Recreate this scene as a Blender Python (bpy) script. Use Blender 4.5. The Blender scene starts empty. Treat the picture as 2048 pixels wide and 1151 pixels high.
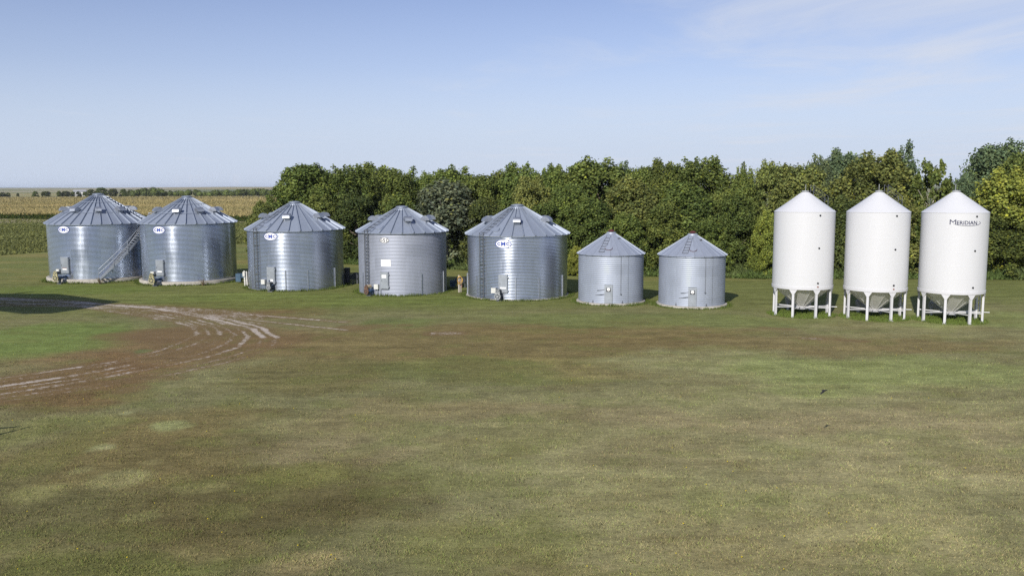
import bpy, math, random
import numpy as np
from mathutils import Vector, Matrix
rng = np.random.default_rng(11)
random.seed(5)
PI = math.pi
rad = math.radians
scn = bpy.context.scene
col = scn.collection

# ------------------------------------------------------------------ helpers
class MB:
    def __init__(s):
        s.v = []; s.f = []; s.m = []; s.mi = 0
    def add(s, vs, fs):
        o = len(s.v)
        s.v.extend([tuple(v) for v in vs])
        for f in fs:
            s.f.append(tuple(i + o for i in f)); s.m.append(s.mi)
        return s
    def obox(s, c, ax, size):
        c = Vector(c); a = [Vector(x) for x in ax]; h = [q / 2 for q in size]
        vs = []
        for i in (-1, 1):
            for j in (-1, 1):
                for k in (-1, 1):
                    vs.append(c + a[0] * i * h[0] + a[1] * j * h[1] + a[2] * k * h[2])
        fs = [(0, 1, 3, 2), (4, 6, 7, 5), (0, 4, 5, 1), (2, 3, 7, 6), (0, 2, 6, 4), (1, 5, 7, 3)]
        det = a[0].cross(a[1]).dot(a[2])
        if det < 0: fs = [f[::-1] for f in fs]
        return s.add(vs, fs)
    def box(s, c, size):
        return s.obox(c, ((1, 0, 0), (0, 1, 0), (0, 0, 1)), size)
    def cone(s, p0, p1, r0, r1, n=16, caps=True):
        p0 = Vector(p0); p1 = Vector(p1); d = (p1 - p0).normalized()
        t = Vector((0, 0, 1)) if abs(d.z) < .9 else Vector((1, 0, 0))
        u = d.cross(t).normalized(); w = d.cross(u)
        vs = []
        for k in range(n):
            a = 2 * PI * k / n; q = u * math.cos(a) + w * math.sin(a)
            vs.append(p0 + q * r0); vs.append(p1 + q * r1)
        fs = [(2 * k, 2 * ((k + 1) % n), 2 * ((k + 1) % n) + 1, 2 * k + 1) for k in range(n)]
        fs = [f[::-1] for f in fs]
        if caps:
            if r0 > 1e-4: fs.append(tuple(2 * k for k in range(n)))
            if r1 > 1e-4: fs.append(tuple(2 * k + 1 for k in range(n))[::-1])
        return s.add(vs, fs)
    def rod(s, p0, p1, r, n=8):
        return s.cone(p0, p1, r, r, n)
    def tube(s, pts, r, n=8):
        rs = r if isinstance(r, (list, tuple)) else [r] * len(pts)
        pts = [Vector(p) for p in pts]; vs = []; L = len(pts)
        for i, p in enumerate(pts):
            d = (pts[min(i + 1, L - 1)] - pts[max(i - 1, 0)]).normalized()
            t = Vector((0, 0, 1)) if abs(d.z) < .95 else Vector((1, 0, 0))
            u = d.cross(t).normalized(); w = d.cross(u)
            for k in range(n):
                a = 2 * PI * k / n
                vs.append(p + (u * math.cos(a) + w * math.sin(a)) * rs[i])
        fs = []
        for i in range(L - 1):
            for k in range(n):
                k2 = (k + 1) % n
                fs.append((i * n + k, (i + 1) * n + k, (i + 1) * n + k2, i * n + k2))
        fs.append(tuple(range(n))); fs.append(tuple((L - 1) * n + k for k in range(n))[::-1])
        return s.add(vs, fs)
    def lathe(s, prof, n=64, a0=0.0):
        vs = []; L = len(prof)
        for k in range(n):
            a = a0 + 2 * PI * k / n; c = math.sin(a); d = -math.cos(a)
            for r, z in prof: vs.append((r * c, r * d, z))
        fs = []
        for k in range(n):
            k2 = (k + 1) % n
            for i in range(L - 1):
                fs.append((k * L + i, k2 * L + i, k2 * L + i + 1, k * L + i + 1))
        return s.add(vs, fs)
    def build(s, name, mat, parent=None, smooth=True, angle=35, loc=None):
        me = bpy.data.meshes.new(name)
        me.from_pydata(s.v, [], s.f)
        mats = mat if isinstance(mat, (list, tuple)) else [mat]
        for q in mats: me.materials.append(q)
        if len(mats) > 1: me.polygons.foreach_set('material_index', s.m)
        if smooth:
            me.polygons.foreach_set('use_smooth', [True] * len(me.polygons))
            me.set_sharp_from_angle(angle=rad(angle))
        me.update()
        o = bpy.data.objects.new(name, me); col.objects.link(o)
        if parent: o.parent = parent
        if loc is not None: o.location = loc
        return o

def np_mesh(name, V, faces_flat, nper, mat, colors=None, parent=None, extra=None):
    """mesh from numpy arrays, every face with nper corners"""
    me = bpy.data.meshes.new(name)
    nf = len(faces_flat) // nper
    me.vertices.add(len(V)); me.vertices.foreach_set('co', np.asarray(V, np.float32).ravel())
    me.loops.add(len(faces_flat)); me.loops.foreach_set('vertex_index', np.asarray(faces_flat, np.int32))
    me.polygons.add(nf)
    me.polygons.foreach_set('loop_start', np.arange(0, nf * nper, nper, dtype=np.int32))
    me.update(calc_edges=True)
    if colors is not None:
        a = me.color_attributes.new('tint', 'FLOAT_COLOR', 'POINT')
        a.data.foreach_set('color', np.asarray(colors, np.float32).ravel())
    if extra is not None:
        for k, arr in extra.items():
            b = me.attributes.new(k, 'FLOAT', 'POINT'); b.data.foreach_set('value', np.asarray(arr, np.float32))
    me.materials.append(mat)
    o = bpy.data.objects.new(name, me); col.objects.link(o)
    if parent: o.parent = parent
    return o

def tag(o, label=None, cat=None, group=None, kind=None):
    if label: o['label'] = label
    if cat: o['category'] = cat
    if group: o['group'] = group
    if kind: o['kind'] = kind
    return o
def empty(name, loc=(0, 0, 0), rz=0.0):
    o = bpy.data.objects.new(name, None); col.objects.link(o)
    o.location = loc; o.rotation_euler.z = rz; o.empty_display_size = .3
    return o
def copy_tree(o, parent=None):
    c = o.copy(); col.objects.link(c)
    if parent: c.parent = parent
    for ch in list(o.children): copy_tree(ch, c)
    return c

# ------------------------------------------------------------------ noise
def hsh(ix, iy, s):
    q = np.sin(ix * 127.1 + iy * 311.7 + s * 74.7) * 43758.5453
    return q - np.floor(q)
def vno(x, y, s=0):
    ix = np.floor(x); iy = np.floor(y); fx = x - ix; fy = y - iy
    fx = fx * fx * (3 - 2 * fx); fy = fy * fy * (3 - 2 * fy)
    a = hsh(ix, iy, s); b = hsh(ix + 1, iy, s); c = hsh(ix, iy + 1, s); d = hsh(ix + 1, iy + 1, s)
    return (a * (1 - fx) + b * fx) * (1 - fy) + (c * (1 - fx) + d * fx) * fy
def fbm(x, y, o=4, s=0):
    t = 0; a = .5; n = 0
    for i in range(o):
        t = t + a * vno(x, y, s + i); n += a; x = x * 2.03 + 11.3; y = y * 2.03 - 7.1; a *= .55
    return t / n
def lin(c):
    c = np.asarray(c, float) / 255.
    return np.where(c <= .04045, c / 12.92, ((c + .055) / 1.055) ** 2.4)
def sst(e0, e1, x):
    t = np.clip((x - e0) / (e1 - e0), 0, 1); return t * t * (3 - 2 * t)

# ------------------------------------------------------------------ materials
def newmat(name):
    m = bpy.data.materials.new(name); m.use_nodes = True
    nt = m.node_tree; b = nt.nodes['Principled BSDF']
    return m, nt, b
def N(nt, t, **kw):
    n = nt.nodes.new(t)
    for k, v in kw.items():
        if k in n.inputs.keys(): n.inputs[k].default_value = v
        else: setattr(n, k, v)
    return n
def mathn(nt, op, a, b=None, clamp=False):
    n = nt.nodes.new('ShaderNodeMath'); n.operation = op; n.use_clamp = clamp
    for i, q in enumerate((a, b)):
        if q is None: continue
        if isinstance(q, (int, float)): n.inputs[i].default_value = q
        else: nt.links.new(q, n.inputs[i])
    return n.outputs[0]
def mixc(nt, fac, a, b, mode='MIX'):
    n = nt.nodes.new('ShaderNodeMix'); n.data_type = 'RGBA'; n.blend_type = mode; n.clamp_result = False
    for sock, q in ((n.inputs[0], fac), (n.inputs[6], a), (n.inputs[7], b)):
        if isinstance(q, (int, float)): sock.default_value = q
        elif isinstance(q, tuple): sock.default_value = (*q[:3], 1)
        else: nt.links.new(q, sock)
    return n.outputs[2]
def ramp(nt, fac, stops):
    n = nt.nodes.new('ShaderNodeValToRGB'); e = n.color_ramp.elements
    e[0].position, e[0].color = stops[0][0], (*stops[0][1], 1)
    e[1].position, e[1].color = stops[-1][0], (*stops[-1][1], 1)
    for p, c in stops[1:-1]:
        x = e.new(p); x.color = (*c, 1)
    nt.links.new(fac, n.inputs[0]); return n.outputs[0]

def paint(name, c, rough=.5, metal=0.0, var=.12, scale=3.0, stretch=(1, 1, 1), bump=0.0, spec=.5):
    m, nt, b = newmat(name)
    tc = N(nt, 'ShaderNodeTexCoord'); mp = N(nt, 'ShaderNodeMapping'); mp.inputs['Scale'].default_value = stretch
    nt.links.new(tc.outputs['Object'], mp.inputs[0])
    n1 = N(nt, 'ShaderNodeTexNoise', Scale=scale, Detail=5.0, Roughness=.6); nt.links.new(mp.outputs[0], n1.inputs['Vector'])
    lo = tuple(q * (1 - var) for q in c); hi = tuple(min(1, q * (1 + var)) for q in c)
    nt.links.new(ramp(nt, n1.outputs['Fac'], [(.3, lo), (.7, hi)]), b.inputs['Base Color'])
    r = mathn(nt, 'MULTIPLY_ADD', n1.outputs['Fac'], .25); r.node.inputs[2].default_value = rough - .12
    nt.links.new(r, b.inputs['Roughness'])
    b.inputs['Metallic'].default_value = metal
    b.inputs['Specular IOR Level'].default_value = spec
    if bump:
        n2 = N(nt, 'ShaderNodeTexNoise', Scale=scale * 8, Detail=3.0); nt.links.new(mp.outputs[0], n2.inputs['Vector'])
        bp = N(nt, 'ShaderNodeBump', Strength=bump, Distance=.02); nt.links.new(n2.outputs['Fac'], bp.inputs['Height'])
        nt.links.new(bp.outputs[0], b.inputs['Normal'])
    return m

def galv(name, c, rough, metal, sheets, ringh, panelvar=.05, rvar=.05):
    """galvanised sheet: one random tone per curved sheet, faint spangle and water streaks"""
    m, nt, b = newmat(name)
    tc = N(nt, 'ShaderNodeTexCoord'); sx = N(nt, 'ShaderNodeSeparateXYZ'); nt.links.new(tc.outputs['Object'], sx.inputs[0])
    ang = mathn(nt, 'ARCTAN2', sx.outputs[1], sx.outputs[0])
    ring = mathn(nt, 'FLOOR', mathn(nt, 'DIVIDE', sx.outputs[2], ringh))
    u = mathn(nt, 'ADD', mathn(nt, 'MULTIPLY', ang, sheets / (2 * PI)), mathn(nt, 'MULTIPLY', ring, .5))
    cell = mathn(nt, 'FLOOR', u)
    cv = N(nt, 'ShaderNodeCombineXYZ'); nt.links.new(cell, cv.inputs[0]); nt.links.new(ring, cv.inputs[1])
    wn = N(nt, 'ShaderNodeTexWhiteNoise'); wn.noise_dimensions = '3D'; nt.links.new(cv.outputs[0], wn.inputs['Vector'])
    mp = N(nt, 'ShaderNodeMapping'); mp.inputs['Scale'].default_value = (2.5, 2.5, .35); nt.links.new(tc.outputs['Object'], mp.inputs[0])
    n1 = N(nt, 'ShaderNodeTexNoise', Scale=1.6, Detail=6.0, Roughness=.62); nt.links.new(mp.outputs[0], n1.inputs['Vector'])
    f = mathn(nt, 'ADD', mathn(nt, 'MULTIPLY', mathn(nt, 'SUBTRACT', wn.outputs['Value'], .5), 2 * panelvar),
              mathn(nt, 'MULTIPLY', mathn(nt, 'SUBTRACT', n1.outputs['Fac'], .5), .22))
    sc = mathn(nt, 'ADD', f, 1.0)
    # dark lap line where two sheets meet
    fr = mathn(nt, 'FRACT', u)
    seam = mathn(nt, 'LESS_THAN', fr, .006 * sheets / 9)
    sc = mathn(nt, 'MULTIPLY', sc, mathn(nt, 'SUBTRACT', 1.0, mathn(nt, 'MULTIPLY', seam, .22)))
    vm = N(nt, 'ShaderNodeVectorMath'); vm.operation = 'SCALE'; vm.inputs[0].default_value = c; nt.links.new(sc, vm.inputs['Scale'])
    nt.links.new(vm.outputs[0], b.inputs['Base Color'])
    r = mathn(nt, 'ADD', mathn(nt, 'MULTIPLY', mathn(nt, 'SUBTRACT', wn.outputs['Value'], .5), 2 * rvar),
              mathn(nt, 'ADD', mathn(nt, 'MULTIPLY', mathn(nt, 'SUBTRACT', n1.outputs['Fac'], .5), .15), rough))
    nt.links.new(r, b.inputs['Roughness'])
    b.inputs['Metallic'].default_value = metal
    return m

M = {}
M['wall_new'] = galv('shiny_galvanised_wall', (.50, .55, .64), .20, .86, 11, 1.118, .045, .04)
M['wall_mid'] = galv('galvanised_wall', (.45, .495, .58), .25, .82, 10, 1.118, .04, .03)
M['wall_dull'] = galv('weathered_galvanised_wall', (.37, .395, .465), .60, .60, 9, 1.118, .04, .04)
M['wall_small'] = galv('old_galvanised_wall', (.38, .42, .50), .55, .38, 7, .82, .04, .04)
M['roof'] = galv('galvanised_roof', (.34, .385, .465), .50, .40, 30, 40, .04, .03)
M['roof_old'] = galv('old_galvanised_roof', (.38, .42, .50), .52, .40, 22, 40, .03, .03)
M['steel'] = paint('galvanised_steel', (.40, .43, .48), .45, .75)
M['stair'] = paint('stair_steel', (.34, .37, .42), .55, .35)
M['steel_dark'] = paint('dull_steel', (.20, .21, .23), .5, .6)
M['door'] = paint('galvanised_door', (.36, .39, .43), .48, .55, .08, 2)
M['concrete'] = paint('concrete', (.46, .43, .38), .9, 0, .22, 2.2, bump=.25)
M['white'] = paint('white_enamel', (.64, .645, .66), .34, 0, .012, .8, (1, 1, .3))
M['white2'] = paint('white_leg_paint', (.62, .62, .64), .42, 0, .04, 2)
M['hopper'] = paint('unpainted_hopper', (.74, .73, .70), .5, .0, .08, 1.2)
M['plaque'] = paint('white_plaque', (.82, .82, .82), .45, 0, .02)
M['sheet'] = paint('white_sheet', (.84, .84, .84), .55, 0, .02)
M['blue'] = paint('blue_letter_paint', (.02, .06, .36), .5)
M['black'] = paint('black_letter_paint', (.018, .018, .024), .5)
M['navy'] = paint('navy_letter_paint', (.012, .018, .07), .5)
M['box'] = paint('pale_box_paint', (.66, .66, .62), .5)
M['yellow'] = paint('yellow_guard_paint', (.36, .325, .18), .7, 0, .4)
M['rust'] = paint('rusty_steel', (.16, .085, .05), .8, 0, .4, 8)
M['motor'] = paint('dark_motor_paint', (.03, .045, .06), .45)
M['bluesteel'] = paint('blue_tube_paint', (.04, .08, .17), .45)
M['tan'] = paint('tan_motor_paint', (.45, .36, .24), .6)
M['grey'] = paint('grey_paint', (.33, .34, .35), .5)
M['maroon'] = paint('maroon_cap_paint', (.12, .03, .03), .6, 0, .25)
M['wood'] = paint('weathered_wood', (.44, .40, .35), .85, 0, .25, 3, (6, 6, .6))
M['caster_roof'] = paint('caster_roof_metal', (.30, .31, .33), .5, .4)
M['whitewood'] = paint('white_painted_wood', (.68, .67, .64), .7, 0, .15, 4)
M['hose'] = paint('yellow_hose', (.56, .35, .08), .5, 0, .2)
M['cord'] = paint('red_brown_cord', (.25, .08, .05), .6)
M['fan'] = paint('shaded_fan_paint', (.035, .04, .05), .5, 0, .3)  # near-black tone also holds the shade the fans stand in
M['fanblue'] = paint('blue_fan_paint', (.05, .10, .16), .5, 0, .3)
M['bark'] = paint('bark', (.16, .13, .10), .9, 0, .35, 4, (3, 3, .6), bump=.5)
M['palebark'] = paint('pale_bark', (.48, .44, .38), .85, 0, .25, 4)
M['bird'] = paint('black_feathers', (.012, .012, .016), .55)
M['straw'] = paint('dry_weed', (.16, .12, .07), .9, 0, .3)
M['dandelion'] = paint('dandelion_yellow', (.75, .58, .02), .7)

def leafmat(name, use_obj=True, transl=.22):
    m, nt, b = newmat(name)
    at = N(nt, 'ShaderNodeAttribute', attribute_name='tint')
    c = at.outputs['Color']
    if use_obj:
        oi = N(nt, 'ShaderNodeObjectInfo'); c = mixc(nt, 1.0, oi.outputs['Color'], c, 'MULTIPLY')
    nt.links.new(c, b.inputs['Base Color']); b.inputs['Roughness'].default_value = .55
    b.inputs['Specular IOR Level'].default_value = .10
    tr = N(nt, 'ShaderNodeBsdfTranslucent'); nt.links.new(c, tr.inputs['Color'])
    mx = N(nt, 'ShaderNodeMixShader', Fac=transl)
    nt.links.new(b.outputs[0], mx.inputs[1]); nt.links.new(tr.outputs[0], mx.inputs[2])
    nt.links.new(mx.outputs[0], nt.nodes['Material Output'].inputs[0])
    return m
M['leaf'] = leafmat('foliage')
M['herb'] = leafmat('herbage', False, .2)
def grassmat():
    m, nt, b = newmat('lawn_blades')
    at = N(nt, 'ShaderNodeAttribute', attribute_name='tint'); nt.links.new(at.outputs['Color'], b.inputs['Base Color'])
    b.inputs['Roughness'].default_value = .75; b.inputs['Specular IOR Level'].default_value = .12
    ge = N(nt, 'ShaderNodeNewGeometry')
    v1 = N(nt, 'ShaderNodeVectorMath'); v1.operation = 'SCALE'; v1.inputs['Scale'].default_value = .45; nt.links.new(ge.outputs['Normal'], v1.inputs[0])
    v2 = N(nt, 'ShaderNodeVectorMath'); v2.operation = 'ADD'; v2.inputs[1].default_value = (0, 0, .75); nt.links.new(v1.outputs[0], v2.inputs[0])
    v3 = N(nt, 'ShaderNodeVectorMath'); v3.operation = 'NORMALIZE'; nt.links.new(v2.outputs[0], v3.inputs[0])
    nt.links.new(v3.outputs[0], b.inputs['Normal'])
    return m
M['grass'] = grassmat()

SUN_E, SKY_S, EXPO = 4.6, .10, 0.0
SKY_TINT = (1.12, .95, 1.06)
SKY_DUST, SKY_OZ = .15, 3.0
CLOUD_C = (6.9, 7.3, 8.2)
HAZE_C = (5.6, 6.6, 8.3)
HAZE_D = 5.5e-5
# ------------------------------------------------------------------ ground
PATCH= [(-3.7,52.0,19.1,8.2,(102,80,50),0.85),(-21.5,67.6,9.2,5.7,(110,88,60),0.8),(-21.6,52.0,10.3,8.2,(114,90,64),0.8),(-21.2,41.9,6.2,5.6,(108,84,56),0.85),(18.5,51.0,14.0,2.8,(100,80,52),0.75),(7.3,56.5,10.3,5.6,(108,84,52),0.75),(2.0,44.8,6.6,3.2,(104,88,54),0.6),(-29.7,53.8,6.4,7.7,(106,122,64),0.95),(-7.1,60.0,3.4,2.7,(98,110,60),0.7),(-3.2,44.0,5.5,3.5,(100,106,60),0.7),(-9.4,42.1,4.8,4.5,(100,92,56),0.6),(11.2,45.6,6.0,4.0,(142,140,98),0.75),(19.1,43.8,8.0,4.4,(122,130,82),0.75),(32.3,60.6,6.9,5.1,(124,134,80),0.7),(15.5,39.5,4.5,1.8,(126,134,84),0.6),(-4.8,35.2,4.2,2.9,(138,126,98),0.85),(-6.0,31.4,3.4,2.2,(134,124,92),0.8),(2.5,34.8,6.0,2.0,(118,108,82),0.7),(12.3,33.6,10.0,2.6,(130,120,92),0.8),(13.4,27.6,5.0,3.0,(138,130,98),0.7),(-0.5,31.0,3.2,1.9,(122,118,78),0.6),(5.6,29.5,4.2,2.0,(116,108,80),0.7),(7.1,25.3,7.2,2.1,(130,126,88),0.5),(-13.9,30.9,5.9,5.0,(98,82,54),0.8),(-8.2,25.6,4.6,3.5,(92,84,54),0.7),(-13.6,33.8,1.0,0.9,(130,134,92),0.8),(-14.6,26.1,0.9,1.1,(128,124,82),0.75),(-12.7,27.4,1.1,1.1,(130,126,88),0.8),(-17.5,34.3,2.5,1.5,(118,116,76),0.75),(-18.9,32.5,1.3,2.1,(112,112,70),0.6),(-10.6,24.0,0.6,0.5,(118,116,76),0.6),(-5.3,21.0,0.9,0.8,(142,128,102),0.8),(-9.8,26.5,0.9,0.6,(120,116,76),0.6),(-16.1,35.8,0.3,0.3,(140,140,104),0.7),(-14.9,30.9,0.5,0.5,(136,136,100),0.7),(-12.4,29.1,0.5,0.3,(130,122,84),0.6),(-14.4,28.3,0.4,0.5,(120,116,80),0.6),(8.9,22.4,6.4,2.7,(134,126,92),0.65),(-0.3,22.4,4.5,2.0,(118,118,70),0.6),(-9.8,21.2,3.6,1.2,(96,100,52),0.6),(-6.9,27.7,1.9,1.5,(112,112,64),0.6),(-7.7,21.8,1.6,0.9,(98,86,60),0.5),(-2.8,27.2,3.9,1.9,(120,116,78),0.5),(3.4,20.8,3.6,0.9,(124,114,84),0.6),(-20.8,45.8,4.4,2.1,(112,86,60),0.6),(-21.3,49.8,0.5,0.8,(96,112,70),0.7),(-16.9,72.9,16.6,6.0,(104,116,58),0.7),(9.7,61.0,13.9,3.7,(106,116,64),0.7),(19.2,70.5,6.4,7.8,(108,112,66),0.5),(-40.5,80.7,9.2,4.9,(96,112,52),0.8)]
TRACK= [(0.31,0.78,[(-41.2,69.9),(-35.0,69.4),(-28.7,64.9),(-23.8,61.1),(-21.4,58.2),(-20.4,55.7)]),(0.22,0.76,[(-20.4,55.7),(-20.1,52.9),(-20.5,49.6),(-21.6,46.7)]),(0.34,0.8,[(-21.6,46.7),(-23.4,44.6),(-25.4,42.6)]),(0.25,0.73,[(-41.6,70.5),(-35.2,69.8),(-28.2,65.0),(-23.7,61.6),(-20.7,58.1),(-19.4,55.3)]),(0.26,0.63,[(-19.4,55.3),(-19.1,52.4),(-19.7,49.4),(-21.2,46.4)]),(0.42,0.59,[(-21.2,46.4),(-22.9,44.0),(-25.0,41.8)]),(0.31,0.79,[(-42.2,71.5),(-35.4,70.3),(-28.3,65.6),(-23.2,61.8),(-20.0,58.3),(-18.7,55.3)]),(0.25,0.49,[(-18.7,55.3),(-18.0,51.9),(-18.8,48.9),(-20.4,45.7)]),(0.41,0.85,[(-20.4,45.7),(-22.2,43.0),(-24.4,40.8)]),(0.23,0.83,[(-42.4,71.8),(-35.4,70.4),(-28.3,66.5),(-22.7,62.3),(-19.2,57.9),(-17.7,55.1)]),(0.23,0.7,[(-17.7,55.1),(-17.3,51.7),(-17.8,48.4),(-19.7,45.2)]),(0.23,0.72,[(-19.7,45.2),(-21.4,42.4),(-24.0,40.2)]),(0.24,0.81,[(-42.9,72.7),(-36.0,71.2),(-27.9,66.8),(-22.0,62.4),(-18.5,58.2),(-16.8,54.7)]),(0.3,0.78,[(-16.8,54.7),(-16.2,51.0),(-17.0,47.8),(-19.0,44.6)]),(0.42,0.68,[(-19.0,44.6),(-21.0,41.8),(-23.4,39.2)]),(0.34,0.99,[(-43.7,74.1),(-36.0,71.7),(-27.9,67.7),(-21.6,62.5),(-17.4,57.9),(-15.7,54.3)]),(0.21,0.69,[(-15.7,54.3),(-15.0,50.7),(-16.0,47.3),(-18.0,43.8)]),(0.4,0.56,[(-18.0,43.8),(-20.2,40.8),(-23.0,38.5)]),(0.33,0.95,[(-44.2,75.0),(-36.7,72.6),(-27.6,67.8),(-20.9,62.7),(-17.0,58.4),(-14.8,54.3)]),(0.29,0.63,[(-14.8,54.3),(-14.2,50.5),(-15.2,46.8),(-17.3,43.3)]),(0.23,0.52,[(-17.3,43.3),(-19.7,40.4),(-22.6,37.8)]),(0.37,0.75,[(-32.0,70.7),(-24.3,67.6),(-18.8,64.6)]),(0.42,0.78,[(-31.9,70.6),(-24.1,67.0),(-18.6,63.8),(-11.7,60.6)]),(0.28,0.71,[(-31.8,70.5),(-23.9,66.5),(-18.3,63.0)]),(0.4,0.76,[(-31.8,70.3),(-23.7,65.9),(-18.1,62.2)]),(0.25,0.85,[(-31.7,70.2),(-23.5,65.2),(-17.8,61.2),(-11.0,57.1)]),(0.42,0.63,[(-31.6,70.0),(-23.2,64.3),(-17.5,60.0)]),(2.2,0.42,[(-24.6,55.0),(-23.0,56.5),(-21.5,54.2)]),(1.8,0.4,[(-22.3,57.3),(-20.1,55.6)]),(1.0,0.45,[(-18.9,54.8),(-18.7,51.6)]),(0.8,0.7,[(-5.0,55.5),(-3.6,55.7)]),(0.5,0.5,[(-7.5,59.1),(-7.1,59.1)]),(0.5,0.6,[(18.1,53.2),(18.9,53.1)]),(0.45,0.4,[(20.0,52.6),(21.3,52.2)]),(0.5,0.3,[(16.8,57.5),(18.3,56.8)]),(0.8,0.35,[(-18.0,39.9),(-17.7,40.3)]),(1.2,0.3,[(-10.9,58.1),(-9.0,58.7)])]

BASE = lin((119, 116, 80))
PATCH = [(a, b, c, d, tuple(int(q + (w_ - q) * ((.15 if a < -12 and b > 36 else .62) if e[0] - e[1] > 11 else .08)) for q, w_ in zip(e, (126, 118, 78))), s) for a, b, c, d, e, s in PATCH]
PATCH = [(11, 30, 17, 13, (143, 138, 98), .6), (-12, 26, 9, 10, (98, 92, 57), .6)] + [(a, b, c, d, tuple(q + w_ for q, w_ in zip(e, (10, 10, 5))) if (a > 1 and b < 45 and e[0] - e[1] < 12) or (c < 2.6 and b < 37 and e[0] - e[1] < 12) else e, s) for a, b, c, d, e, s in PATCH]
K_ALB = 1.26
BELT = [(-60, 140), (-35, 119), (-20, 108.2), (-8, 101), (5.7, 94), (24.4, 89.2), (51, 87.3), (110, 86)]
def belt_y(x): return np.interp(x, [p[0] for p in BELT], [p[1] for p in BELT])
def rough_y(x):  # front edge of the rough hay strip at the far left
    return np.interp(x, [-300, -72.4, -69.4, -40, -20], [60, 123.4, 131, 152, 175])
CORN = [(-700, 470), (-162.6, 278.8), (-74, 248), (20, 215), (300, 120)]
def corn_y(x): return np.interp(x, [p[0] for p in CORN], [p[1] for p in CORN])

def ground_albedo(x, y):
    """own colour of the turf at world x, y (numpy arrays) -> rgb, soil"""
    x = np.asarray(x, float); y = np.asarray(y, float)
    n1 = fbm(x * .22, y * .22, 4, 3); n2 = fbm(x * .9, y * .9, 3, 9); n3 = fbm(x * .05, y * .03, 3, 21)
    c = np.tile(BASE, (len(x), 1))
    wx = x + (n1 - .5) * 7 + (n2 - .5) * 1.6; wy = y + (fbm(x * .22, y * .22, 4, 33) - .5) * 5 + (n2 - .5) * 1.2
    # mown strip round the bins and along the trees
    g = sst(61, 72, wy - .06 * x) * (1 - sst(0, 10, y - 160))
    c = c + (lin((104, 110, 60)) - c) * (g * .85)[:, None]
    tanm = sst(.45, .7, fbm(x * .06 + 4, y * .25, 4, 41)) * sst(84, 92, y)
    c = c + (lin((132, 122, 76)) - c) * (tanm * .7)[:, None]
    for cx, cy, a, b, cc, s in PATCH:
        small = a < 3
        px, py = (x + (n2 - .5) * .8, y + (n2 - .5) * .5) if small else (wx, wy)
        d = np.sqrt(((px - cx) / a) ** 2 + ((py - cy) / b) ** 2)
        w = (1 - sst(.55, 1.15, d)) * s
        c = c + (lin(cc) - c) * w[:, None]
    # mottling, mowing streaks
    st = fbm(x * .35 + y * .1, y * 1.6, 4, 55)
    mot = fbm(x * 1.3, y * 1.3, 4, 61)
    c = c * (1 + (st - .5) * .5 + (mot - .5) * .5)[:, None]
    mow = np.sin(2 * PI * (y - .07 * x + 1.2 * (n1 - .5)) / 2.3) * sst(62, 72, y) * (1 - sst(100, 130, y))
    c = c * (1 + .07 * mow + .10 * sst(.55, .75, fbm(x * .08, y * 1.1, 3, 121)))[:, None]
    gr = sst(.52, .68, fbm(x * .5, y * .7, 4, 71))
    c = c + (lin((108, 114, 62)) - c) * (gr * .30)[:, None]
    br = sst(.54, .7, fbm(x * .4 + 9, y * .6, 4, 83)) * (1 - g * .7)
    c = c + (lin((110, 96, 64)) - c) * (br * .20)[:, None]
    # soil in the wheel tracks
    soil = np.zeros(len(x))
    sel = (y > 30) & (y < 80) & (x > -60) & (x < 30)
    xs = x[sel] + (n2[sel] - .5) * .3; ys = y[sel] + (n2[sel] - .5) * .3; so = np.zeros(len(xs))
    for w, s, pts in TRACK:
        dm = np.full(len(xs), 1e9)
        for (ax, ay), (bx, by) in zip(pts[:-1], pts[1:]):
            ex, ey = bx - ax, by - ay; L = ex * ex + ey * ey + 1e-9
            t = np.clip(((xs - ax) * ex + (ys - ay) * ey) / L, 0, 1)
            dm = np.minimum(dm, np.hypot(xs - ax - t * ex, ys - ay - t * ey))
        so = np.maximum(so, s * (1 - sst(.3 * w, 1.25 * w, dm)))
        so = np.maximum(so, .12 * s * (1 - sst(.2, 1.6, dm)))
    soil[sel] = so * (.80 + .28 * sst(.35, .65, fbm(x[sel] * .55, y[sel] * .55, 3, 101)))
    # rough hay strip, then fields out to the skyline
    r = sst(-1, 1, y - rough_y(x)) * (x < -15)
    rc = lin((108, 114, 64)) * (1 + (fbm(x * .15, y * .15, 4, 90)[:, None] - .5) * .9)
    c = c + (rc - c) * r[:, None]
    far = y > 240
    if far.any():
        fld = np.floor(x / 620 + .3 * np.sin(y / 900)) + 57 * np.floor(np.log(np.maximum(y, 1) / 240) / .22)
        h = hsh(fld, fld * .37, 5)
        pal = np.array([lin((150, 138, 96)), lin((112, 116, 74)), lin((150, 141, 112)), lin((100, 108, 70)), lin((138, 134, 92))])
        pc = pal[(h * 4.999).astype(int)] * (1 + (fbm(x * .01, y * .02, 3, 95)[:, None] - .5) * .5)
        c = np.where(far[:, None], pc, c)
        soil[far] = 0
    return np.clip(c, .004, .9) * K_ALB, soil

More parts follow.
